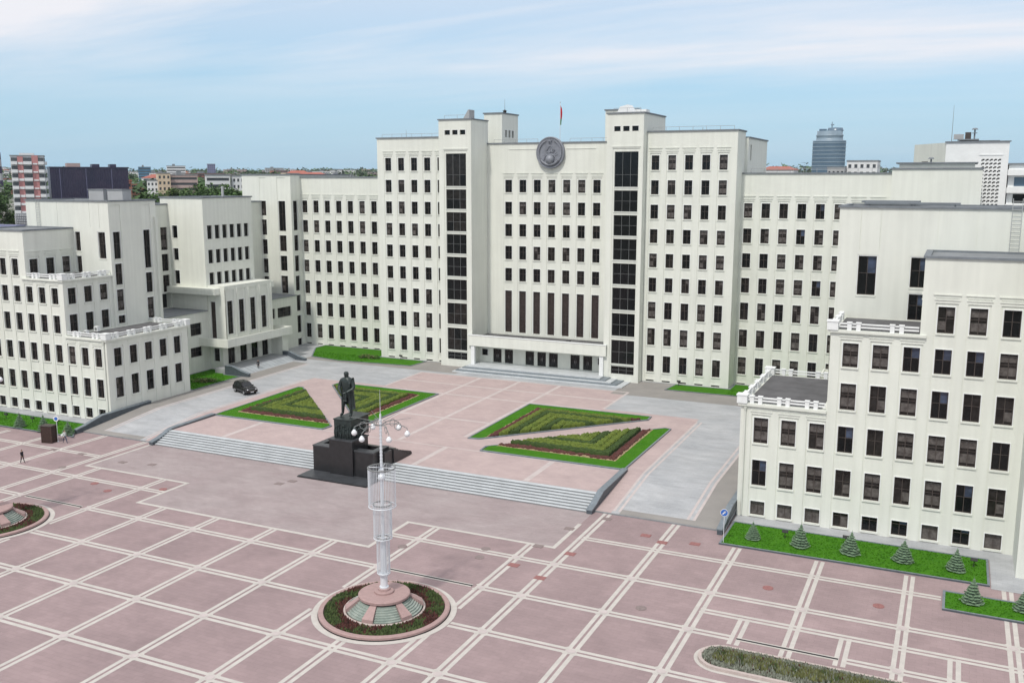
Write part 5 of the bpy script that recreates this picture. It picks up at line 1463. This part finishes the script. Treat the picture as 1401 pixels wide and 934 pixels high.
car = make_car(); car.location = (-36.6, 116.2, zc(0,116)+.012); car.rotation_euler.z = math.atan2(-.386, .92); tag(car, 'black off-road car parked on the grey paving by the left bed', 'car')

# ================================================================== BACKGROUND
def farhouse(name, label, x0, x1, y0, depth, ztop, wall, rows=5, cols=6, style='punch', roof='roofgrey', roofz=None, group=None, zb=-.5, rz=0, wm='winfar', cat='building'):
    cx_, w = (x0+x1)/2, x1-x0
    zb = T(cx_, y0)-2.; root = empty(name, (cx_, y0+depth/2, 0), rz); tag(root, label, cat, group)
    mb = MB(); rows = max(2, min(rows, int((ztop-zb-2)/2.8))); fh = (ztop-zb-3)/rows
    ax0, ax1 = -w/2, w/2; d0, d1 = -depth/2, depth/2
    for (axis, pos, a, b, sg_) in (('y', d0, ax0, ax1, -1), ('x', d1 if 0 else ax1, d0, d1, 1)):
        feats = []; nn = cols if axis == 'y' else max(2, int(cols*depth/w))
        st_ = (b-a)/nn
        for j in range(rows):
            z = zb+2.5+fh*j
            if style == 'band': feats.append((a+.4, b-.4, z+fh*.35, z+fh*.8, .4))
            else:
                for i in range(nn): feats.append((a+st_*(i+.25), a+st_*(i+.75), z+fh*.30, z+fh*.78, .4))
        facade(mb, axis, pos, a, b, zb, ztop, feats, sg_, wall)
    # dark glass planes just behind the openings
    mb.box(ax0+.05, ax1-.05, d0+.36, d0+.37, zb, ztop-.5, wm, skip='btrlk'); mb.box(ax1-.37, ax1-.36, d0+.05, d1-.05, zb, ztop-.5, wm, skip='btfkl')
    mb.add([(ax0,d1,zb),(ax1,d1,zb),(ax1,d1,ztop),(ax0,d1,ztop)], [(3,2,1,0)], wall); mb.add([(ax0,d0,zb),(ax0,d1,zb),(ax0,d1,ztop),(ax0,d0,ztop)], [(3,2,1,0)], wall)
    mb.build('wall', root)
    mb = MB()
    if roofz:
        mb.add([(ax0-.5,d0-.5,ztop),(ax1+.5,d0-.5,ztop),(ax1+.5,d1+.5,ztop),(ax0-.5,d1+.5,ztop),(ax0+w*.2,0,ztop+roofz),(ax1-w*.2,0,ztop+roofz)], [(0,1,5,4),(1,2,5),(2,3,4,5),(3,0,4),(3,2,1,0)], roof)
    else:
        mb.box(ax0-.2, ax1+.2, d0-.2, d1+.2, ztop+.003, ztop+.5, roof)
        if w > 12: mb.box(ax0+w*.3, ax0+w*.45, -2, 2, ztop+.5, ztop+2.6, roof)
    mb.build('roof', root)
    return root
# pink and white tower with balconies
root = empty('apartment_tower', (-228, 232, 0), .86); tag(root, 'tall pink and white apartment tower with stacked balconies at far left', 'building')
mb = MB(); mb.box(-5.2, 5.0, -4, 6, 6, 42.6, 'wallwhite'); mb.build('wall', root)
mb = MB(); mb.box(-3.1,-1.4,-4.4,-4.01,6,42.4,'wallpink'); mb.box(1.3,3.2,-4.4,-4.01,6,42.8,'wallpink')
for j in range(12):
    z = 9.5+2.75*j; mb.box(-3.0,-1.5,-4.6,-4.41,z,z+.8,'signwhite'); mb.box(1.5,3.0,-4.6,-4.41,z,z+.45,'signwhite')
mb.build('bay_panel', root)
for a, b in ((-5.0,-3.2),(-1.3,1.2),(3.3,4.9)):
    mb = MB()
    for j in range(12):
        z = 9.5+2.75*j; mb.box(a, b, -4.4, -4.02, z+1.15, z+2.3, 'winfar'); mb.box(a-.05, b+.05, -5.2, -4.02, z, z+1.05, 'signwhite')
    mb.build('balcony_stack', root)
mb = MB()
for j in range(12):
    z = 9.5+2.75*j; mb.box(5.0, 5.8, -3, 3, z, z+1.05, 'signwhite'); mb.box(5.01, 5.2, -2.6, 2.8, z+1.1, z+2.3, 'winfar')
mb.build('balcony_stack', root)
mb = MB(); mb.box(-2.5, 2.0, -3, 3, 42.603, 43.6, 'wallwhite'); mb.box(-5.4, 5.2, -4.2, 6.2, 42.55, 42.9, 'roofgrey'); mb.build('roof', root)
# dark glass slab
root = empty('office_block', (-266, 290, 0), .98); tag(root, 'wide dark purple-black glass office block behind the left wing', 'building')
mb = MB(); mb.box(-14.8, 15, -5.5, 5.5, 12, 39.4, 'slabdark')
for i in range(34): x = -14.7+29.4*i/33; mb.box(x-.06, x+.06, -5.62, -5.501, 12, 39.2, 'wallpurple' if i % 11 == 4 else 'slabdark')
for j in range(10): mb.box(-14.8, 15, -5.58, -5.502, 12+2.8*j, 12.25+2.8*j, 'slabdark')
mb.build('wall', root)
mb = MB(); mb.box(-15.1, 15.3, -5.8, 5.8, 39.403, 39.8, 'slabdark'); mb.box(-8, -3, -3, 3, 39.8, 41.3, 'wallrose'); mb.box(1.5, 4.5, -2, 3, 39.8, 41.0, 'slabdark'); mb.box(8.5, 11, -2, 3, 39.8, 41.0, 'slabdark'); mb.build('roof', root)
# striped chimney stack
mb = MB()
for k_ in range(8): mb.tube((-444, 384, 18+k_*4.), (-444, 384, 18+k_*4.+4.0), 1.5-.05*k_, 1.45-.05*k_, n=14, mt='slabdark' if k_ % 2 else 'wallgrey')
tag(mb.build('chimney_stack'), 'grey and dark banded chimney stack at the far left edge', 'chimney')
def tower_at(name, label, x, y, w, depth, ztop, wall, rows, cols, style='punch', roof='roofgrey', roofz=None, rz=.8):
    return farhouse(name, label, x-w/2, x+w/2, y-depth/2, depth, ztop, wall, rows, cols, style, roof, roofz, rz=rz)
tower_at('brick_building', 'low red brick building right of the dark glass block', -283, 323, 9, 8, 34.0, 'brick', 6, 6, roof='roofred')
tower_at('apartment_block', 'low pale annex at the left of the cream block', -331, 389, 5.5, 8, 34.0, 'wallwhite', 8, 3)
tower_at('apartment_block', 'cream apartment block with orange tint left of the long rose one', -326, 392, 6.4, 8, 37.8, 'wallbeige', 8, 3, rz=.9)
tower_at('apartment_block', 'long rose apartment block with rows of balconies', -322, 402, 15, 8, 36.9, 'wallrose', 8, 8, 'band', rz=.85)
tower_at('apartment_block', 'bright white apartment block just left of the tall roof', -229, 326, 10, 7, 36.5, 'wallwhite', 9, 5, 'band')
tower_at('apartment_block', 'white stepped end of the bright apartment block', -224, 333, 5, 7, 36.2, 'wallwhite', 9, 3)
tower_at('office_block', 'blue glass building on the horizon at left', -818, 857, 14, 12, 48.5, 'wallblue', 7, 6, 'band')
tower_at('office_block', 'white and dark offices right of the blue building on the horizon', -825, 915, 22, 12, 50.5, 'wallwhite', 7, 8, 'band')
tower_at('apartment_tower', 'distant purple-grey tower block on the skyline', -852, 1007, 10, 10, 54.3, 'wallpurple', 9, 4)
tower_at('apartment_block', 'far white slab on the skyline left of the treeline', -1163, 1524, 35, 14, 55.8, 'wallgrey', 6, 10)
tower_at('apartment_block', 'far white block on the skyline beside the treeline', -1198, 1618, 21, 14, 54.5, 'wallwhite', 6, 6)
tower_at('house', 'small white house among trees right of the dark block', -410, 441, 6, 6, 32.9, 'wallwhite', 3, 3)
# city houses
rnd = random.Random(21)
wl = [('wallwhite','white'),('wallgrey','grey'),('wallbeige','beige'),('wallrose','rose'),('wallwhite','pale'),('brick','brick')]
n_ = 0
houses = []
for k_ in range(400):
    if n_ >= 95: break
    y = rnd.choice((rnd.uniform(420, 800), rnd.uniform(800, 1500), rnd.uniform(1500, 3000)))
    ang = math.radians(rnd.uniform(-53, -33)) 
    x = 64.5+y*math.tan(ang)
    hz = 35-(.024)*0
    h = T(x, y)+(rnd.uniform(5, 13) if y < 800 else rnd.uniform(6, 17))
    w = rnd.uniform(14, 38)*(1+y/2500); 
    if math.hypot(x+322, y-400) < 60: continue
    if any(abs(x-a) < (w+ww)/2+12 and abs(y-b) < 60 for a, b, ww in houses): continue
    houses.append((x, y, w)); n_ += 1
    mt_, cn = rnd.choice(wl)
    red = rnd.random() < .14
    band_ = 'middle distance' if y < 900 else 'far distance'
    farhouse('house', f'small {cn} building{" with a red roof" if red else ""} in the {band_} of the city at left', x-w/2, x+w/2, y, rnd.uniform(10, 18), h, mt_, max(2, int((h-T(x,y))/3)), max(3, int(w/4)), rnd.choice(('punch','band')), 'roofred' if red else 'roofgrey', 3.5 if red else None, group=f'{cn} {"red roofed " if red else ""}city buildings in the {band_}', rz=rnd.uniform(.35,1.2))
# right side
root = empty('office_tower', (-46, 905, 0)); tag(root, 'rounded blue glass tower with stepped top rising above the right roof', 'building')
mb = MB(); mb.lathe((0,0,0), [(14.2,-.5),(14.2,68.5),(13.2,68.5)], 40, 'towerglass', sy=.7, smooth=False)
for j in range(20): z = 3+3.35*j; mb.lathe((0,0,0), [(14.35,z),(14.5,z+.25),(14.35,z+.8)], 40, 'towerband', sy=.7, smooth=False)
mb.build('wall', root)
mb = MB(); mb.lathe((0,0,0), [(14.3,68.4),(14.3,69.2),(11.6,69.3),(11.2,72.5),(11.7,73),(11.7,74.2),(10.9,74.3),(10.9,77.5),(.1,77.6)], 40, 'towerband', sy=.7)
mb.lathe((4.5,0,0), [(7.0,77.5),(6.2,80.2),(.1,80.6)], 24, 'towerglass', sy=.7); mb.box(-9,-3,-2,2,77.6,79.4,'towerglass'); mb.tube((1.5,0,80),(1.5,0,85.5),.5,.3,n=6,mt='towerband'); mb.box(.5,3.2,-1,1,82.5,83.4,'towerband'); mb.build('crown', root)
root = farhouse('apartment_block', 'white building with red roof edge seen over the right roof', -10.8, 2.5, 400, 12, 38.9, 'wallwhite', 12, 6, 'punch', 'roofred', 1.4)
farhouse('apartment_block', 'pale building with roof clutter just right of the blue tower', 22.5, 33.8, 402, 14, 42.0, 'wallwhite', 12, 5, 'punch')
farhouse('apartment_block', 'low grey building at the foot of the blue tower', 16, 22.3, 396, 12, 39.4, 'wallgrey', 12, 4, 'punch')
# white technical block behind the right wing (turned slightly)
root = empty('technical_block', (66, 176, 0)); tag(root, 'white flat roofed block with a pierced screen behind the right wing', 'building'); RI = Matrix.Translation((-66,-176,0))
def rp(mb, name):
    o = mb.build(name); o.parent = root; o.matrix_parent_inverse = RI; return o
mb = MB(); feats = []
z = 31.1
for j in range(13):
    for i in range(5):
        a = 66.95+.6*i; zz = 30.75+.6*j
        feats += [(a+.03, a+.30, zz+.02, zz+.26, .25), (a+.18, a+.50, zz+.14, zz+.38, .25)]; mb.box(a+.03, a+.18, 175.22, 175.23, zz+.02, zz+.26, 'black', skip='btrlk'); mb.box(a+.18, a+.50, 175.22, 175.23, zz+.14, zz+.38, 'black', skip='btrlk')  # black plates paint the darkness into the screen holes
feats = [(66.6, 70.1, 38.9, 39.05, -.08)]+feats
facade(mb, 'y', 175, 61.6, 70.9, 20, 41.0, feats, -1, 'white')
mb.add([(61.6,175,20),(61.6,175,41),(56.4,184,41),(56.4,184,20)], [(0,1,2,3)], 'stucco_old')
mb.add([(70.9,175,20),(70.9,175,41),(70.9,190,41),(70.9,190,20)], [(3,2,1,0)][::-1], 'white'); mb.add([(61.6,175,41),(70.9,175,41),(70.9,190,41),(56.4,190,41),(56.4,184,41)], [(0,1,2,3,4)], 'roofgrey')
mb.box(66.8, 70.3, 175.3, 175.4, 30.4, 38.8, 'black')
rp(mb, 'wall')
mb = MB(); mb.box(61.4, 71.1, 174.8, 175.1, 41.003, 41.2, 'coping'); mb.box(63.5, 69.5, 177, 182, 41.0, 41.35, 'tar'); mb.box(63.2, 66.4, 176.5, 179, 41.4, 41.6, 'coping'); rp(mb, 'roof')
mb = MB()
mb.box(71.1, 78, 176, 186, 20, 37.4, 'white'); 
for zz, ht in ((35.7,.9),(32.9,.9),(30.3,.8)): mb.box(70.95, 78, 174.9, 175.99, zz, zz+ht, 'white')
for zz in (34.0, 31.3): mb.box(72.0, 77, 175.93, 175.995, zz, zz+1.4, 'glass_dark' if zz < 33 else 'towerglass')
mb.box(70.9, 78.2, 175.6, 186, 37.403, 37.65, 'coping'); rp(mb, 'balcony_wing')
for (x, y, z, lab) in ((62.6,177,41.6,'white roof ventilator unit on the technical block'),(56.5,171,36.8,'small roof ventilator on the right rear block')):
    mb = MB(); mb.box(x, x+1.5, y, y+1.2, z, z+.8, 'wallgrey'); mb.box(x+1.7, x+2.6, y, y+1.2, z, z+1.1, 'frame'); mb.tube((x+3.1,y,z),(x+3.1,y,z+1.6),.12,n=8,mt='coping'); mb.tube((x+3.1,y,z+1.5),(x+3.1,y,z+1.75),.5,.3,n=10,mt='coping'); mb.tube((x+3.1,y,z+.9),(x+3.1,y,z+1.0),.4,n=10,mt='coping')
    tag(mb.build('ventilator'), lab, 'ventilator')
mb = MB(); mb.box(55.5, 66.0, 160, 171, 36.5, 37.4, 'stucco'); mb.box(55.0, 66.4, 159.6, 171.4, 37.403, 37.6, 'coping'); part(mb, 'penthouse')

# ---- trees -------------------------------------------------------------------------
def make_tree(seed, leafm, H=13, R=5.2):
    rnd = random.Random(seed); root = empty('tree')
    mb = MB(); mb.tube((0,0,-.6), (.2,.1,H*.55), .38, .16, n=8, mt='bark')
    limbs = []
    for k_ in range(6):
        a = rnd.uniform(0, 2*PI); z = H*rnd.uniform(.32,.6); e = Vector((math.cos(a)*R*.55, math.sin(a)*R*.55, z+H*.22)); mb.tube((0,0,z), e, .14, .05, n=6, mt='bark'); limbs.append(e)
    mb.build('trunk', root)
    mb = MB()
    for k_ in range(26):
        a = rnd.uniform(0, 2*PI); t = rnd.random(); r = R*math.sqrt(rnd.random())*.8*(1-.5*abs(t-.4)); z = H*(.36+.58*t)
        leaves(mb, (math.cos(a)*r, math.sin(a)*r, z), rnd.uniform(1.3, 2.3), 75, .85, leafm, rnd, .8, .5)
    mb.build('crown', root); return root
TP = [make_tree(1,'leaf'), make_tree(2,'leaf2'), make_tree(3,'leaf', 15, 6), make_tree(4,'leaf', 11, 5)]
rnd = random.Random(77)
TR = []
# (x,y,scale) clusters: far left behind the wing, round the dark block, between the blocks
for (n_t, u0, u1, y0, y1, s0, s1) in ((55, -54, -50.5, 230, 520, 1, 1), (30, -50.5, -45.5, 210, 280, 1, 1), (40, -45.5, -37, 230, 330, 1, 1), (80, -46, -35, 400, 640, 1, 1), (80, -47, -35, 600, 1000, 1, 1)):
    for k_ in range(n_t):
        y = rnd.uniform(y0, y1); a = math.radians(rnd.uniform(u0, u1)); x = 64.5+y*math.tan(a)
        if math.hypot(x+228, y-232) < 16 or math.hypot(x+266, y-290) < 27: continue
        dv = Vector((x-64.55, y, 0)); fwd = -dv.x*.4232+dv.y*.906; u_ = 700.5+1303*(dv.x*.906+dv.y*.4232)/fwd
        lo = 250 if u_ < 14 else 266 if u_ < 62 else 270 if u_ < 162 else 247
        if y > 420 and 205 < u_ < 335: lo = 262
        zt_ = 35-fwd*(rnd.uniform(lo, lo+22)-245)/1340
        s_ = (zt_-T(x, y))/14.
        if s_ < .45: continue
        TR.append((x, y, min(s_, 1.6)))
regions = lambda x, y: 'behind the left wing' if y < 340 else 'among the city houses'
for i, (x, y, s_) in enumerate(TR):
    p = TP[i % 4]
    o = p if i < 4 else copy_tree(p)
    o.location = (x, y, T(x, y)-.3); k_ = s_; o.scale = (k_*rnd.uniform(.9,1.2), k_*rnd.uniform(.9,1.2), k_); o.rotation_euler.z = rnd.uniform(0, 6)
    pale = 'pale' if i % 4 == 1 else 'dark'
    tag(o, f'{pale} green leafy tree {regions(x, y)}', 'tree', f'{pale} green trees {regions(x, y)}')
# far woods
def woods(n, a0, a1, y0, y1, r0, r1, seed, label, hz=.6):
    rnd = random.Random(seed); mb = MB()
    for _ in range(n):
        y = y0*(y1/y0)**rnd.random(); a = math.radians(rnd.uniform(a0, a1)); x = 64.5+y*math.tan(a); r = rnd.uniform(r0, r1)*(1+y/3000)
        leaves(mb, (x, y, T(x, y)+r*hz*.5), r, 34, r*.55, 'forest' if rnd.random() < .8 else 'leaf', rnd, rnd.uniform(.7, 1.3), .6)
    tag(mb.build('woods'), label, 'woods', kind='stuff')
woods(2300, -56, -33, 420, 3200, 5, 9, 5, 'green tree canopy spread between the city buildings at left')
woods(800, -38, -29, 2200, 4500, 5, 8, 6, 'dark forest line on the horizon left of the centre')
woods(500, -33, 12, 2500, 6000, 9, 14, 8, 'far forest on the horizon behind the building')

mb = MB(); mb.box(-2600, 1300, -60, 4600, -3, 132, 'haze_air'); tag(mb.build('haze'), kind='stuff')
# ================================================================== CAMERA, LIGHT, SKY
cam = bpy.data.cameras.new('camera'); co = bpy.data.objects.new('camera', cam); COL.objects.link(co); sc.camera = co
cam.sensor_width = 36; cam.sensor_fit = 'HORIZONTAL'; cam.lens = 36*1302.88/1401; cam.clip_end = 20000; cam.clip_start = .5
yaw, pit, rol = math.radians(25.0345), math.radians(9.6575), math.radians(.0644)
R0 = Vector((math.cos(yaw), math.sin(yaw), 0)); F0 = Vector((-math.sin(yaw), math.cos(yaw), 0)); U0 = Vector((0,0,1))
F2 = F0*math.cos(pit)-U0*math.sin(pit); U2 = U0*math.cos(pit)+F0*math.sin(pit)
R3 = R0*math.cos(rol)+U2*math.sin(rol); U3 = U2*math.cos(rol)-R0*math.sin(rol)
m3 = Matrix((R3, U3, -F2)).transposed(); co.matrix_world = Matrix.Translation((64.55, 0, 35)) @ m3.to_4x4()

SUN_EL, SUN_AZ = 55., -6.      # azimuth measured from the -Y side towards -X
az = math.radians(SUN_AZ); el = math.radians(SUN_EL)
to_sun = Vector((math.sin(az)*math.cos(el), -math.cos(az)*math.cos(el), math.sin(el)))
sl = bpy.data.lights.new('sun', 'SUN'); sl.energy = 2.45; sl.angle = math.radians(3.0); sl.color = (1, .95, .865)
so = bpy.data.objects.new('sun', sl); COL.objects.link(so); so.rotation_euler = (-to_sun).to_track_quat('-Z', 'Y').to_euler()
w = bpy.data.worlds.new('World'); sc.world = w; w.use_nodes = True; nt = w.node_tree; nt.nodes.clear()
N = nt.nodes.new; LK = nt.links.new
out = N('ShaderNodeOutputWorld'); bg = N('ShaderNodeBackground'); sky = N('ShaderNodeTexSky'); sky.sky_type = 'NISHITA'; sky.sun_disc = False
sky.sun_elevation = el; sky.sun_rotation = math.atan2(to_sun.x, to_sun.y); sky.air_density = 1.0; sky.dust_density = .3; sky.ozone_density = 2.5; sky.altitude = 200
bg.inputs['Strength'].default_value = .15
tc = N('ShaderNodeTexCoord'); sp = N('ShaderNodeSeparateXYZ'); LK(tc.outputs['Generated'], sp.inputs[0])
ad = N('ShaderNodeMath'); ad.operation = 'ADD'; ad.inputs[1].default_value = .10; LK(sp.outputs[2], ad.inputs[0])
mxx = N('ShaderNodeMath'); mxx.operation = 'MAXIMUM'; mxx.inputs[1].default_value = .02; LK(ad.outputs[0], mxx.inputs[0])
dx = N('ShaderNodeMath'); dx.operation = 'DIVIDE'; LK(sp.outputs[0], dx.inputs[0]); LK(mxx.outputs[0], dx.inputs[1])
dy = N('ShaderNodeMath'); dy.operation = 'DIVIDE'; LK(sp.outputs[1], dy.inputs[0]); LK(mxx.outputs[0], dy.inputs[1])
cb = N('ShaderNodeCombineXYZ'); LK(dx.outputs[0], cb.inputs[0]); LK(dy.outputs[0], cb.inputs[1])
mp = N('ShaderNodeMapping'); mp.inputs['Rotation'].default_value = (0, 0, math.radians(-18)); mp.inputs['Scale'].default_value = (.22, .62, 1); mp.inputs['Location'].default_value = (1.3, .4, 0); LK(cb.outputs[0], mp.inputs[0])
n1 = N('ShaderNodeTexNoise'); n1.inputs['Scale'].default_value = 1.5; n1.inputs['Detail'].default_value = 9; n1.inputs['Roughness'].default_value = .58; n1.inputs['Distortion'].default_value = .35; LK(mp.outputs[0], n1.inputs[0])
r1 = N('ShaderNodeMapRange'); r1.inputs[1].default_value = .38; r1.inputs[2].default_value = .68; r1.inputs[4].default_value = .92; LK(n1.outputs['Fac'], r1.inputs[0])
# clouds thicken with elevation, clear blue band above the roofs
el_ = N('ShaderNodeMapRange'); el_.inputs[1].default_value = .07; el_.inputs[2].default_value = .125; el_.inputs[3].default_value = .12; el_.inputs[4].default_value = 1.; LK(sp.outputs[2], el_.inputs[0])
mu = N('ShaderNodeMath'); mu.operation = 'MULTIPLY'; LK(r1.outputs[0], mu.inputs[0]); LK(el_.outputs[0], mu.inputs[1])
ba = N('ShaderNodeMapRange'); ba.inputs[1].default_value = .10; ba.inputs[2].default_value = .19; ba.inputs[3].default_value = .0; ba.inputs[4].default_value = .50; LK(sp.outputs[2], ba.inputs[0])
mm = N('ShaderNodeMath'); mm.operation = 'ADD'; mm.use_clamp = True; hi = N('ShaderNodeMapRange'); hi.inputs[1].default_value = .35; hi.inputs[2].default_value = .7; hi.inputs[3].default_value = .0; hi.inputs[4].default_value = .35; LK(sp.outputs[2], hi.inputs[0])  # hi: unseen cloud overhead, added to make the ambient light neutral
m0 = N('ShaderNodeMath'); m0.operation = 'ADD'; LK(mu.outputs[0], m0.inputs[0]); LK(hi.outputs[0], m0.inputs[1]); LK(m0.outputs[0], mm.inputs[0]); LK(ba.outputs[0], mm.inputs[1])
mix = N('ShaderNodeMix'); mix.data_type = 'RGBA'; LK(mm.outputs[0], mix.inputs[0]); LK(sky.outputs[0], mix.inputs[6]); mix.inputs[7].default_value = (5.7, 5.75, 6.1, 1)
hz = N('ShaderNodeMapRange'); hz.inputs[1].default_value = .0; hz.inputs[2].default_value = .34; hz.inputs[3].default_value = .97; hz.inputs[4].default_value = .0; LK(sp.outputs[2], hz.inputs[0])
mh = N('ShaderNodeMix'); mh.data_type = 'RGBA'; LK(hz.outputs[0], mh.inputs[0]); LK(sky.outputs[0], mh.inputs[6]); mh.inputs[7].default_value = (2.45, 3.95, 5.15, 1)
LK(mh.outputs[2], mix.inputs[6])
LK(mix.outputs[2], bg.inputs['Color']); LK(bg.outputs[0], out.inputs[0])
vs_ = sc.view_settings; vs_.view_transform = 'Standard'; vs_.look = 'None'; vs_.exposure = .04; vs_.gamma = 1; vs_.use_curve_mapping = False
sc.render.resolution_x, sc.render.resolution_y = 1024, 682
sc.cycles.max_bounces = 6
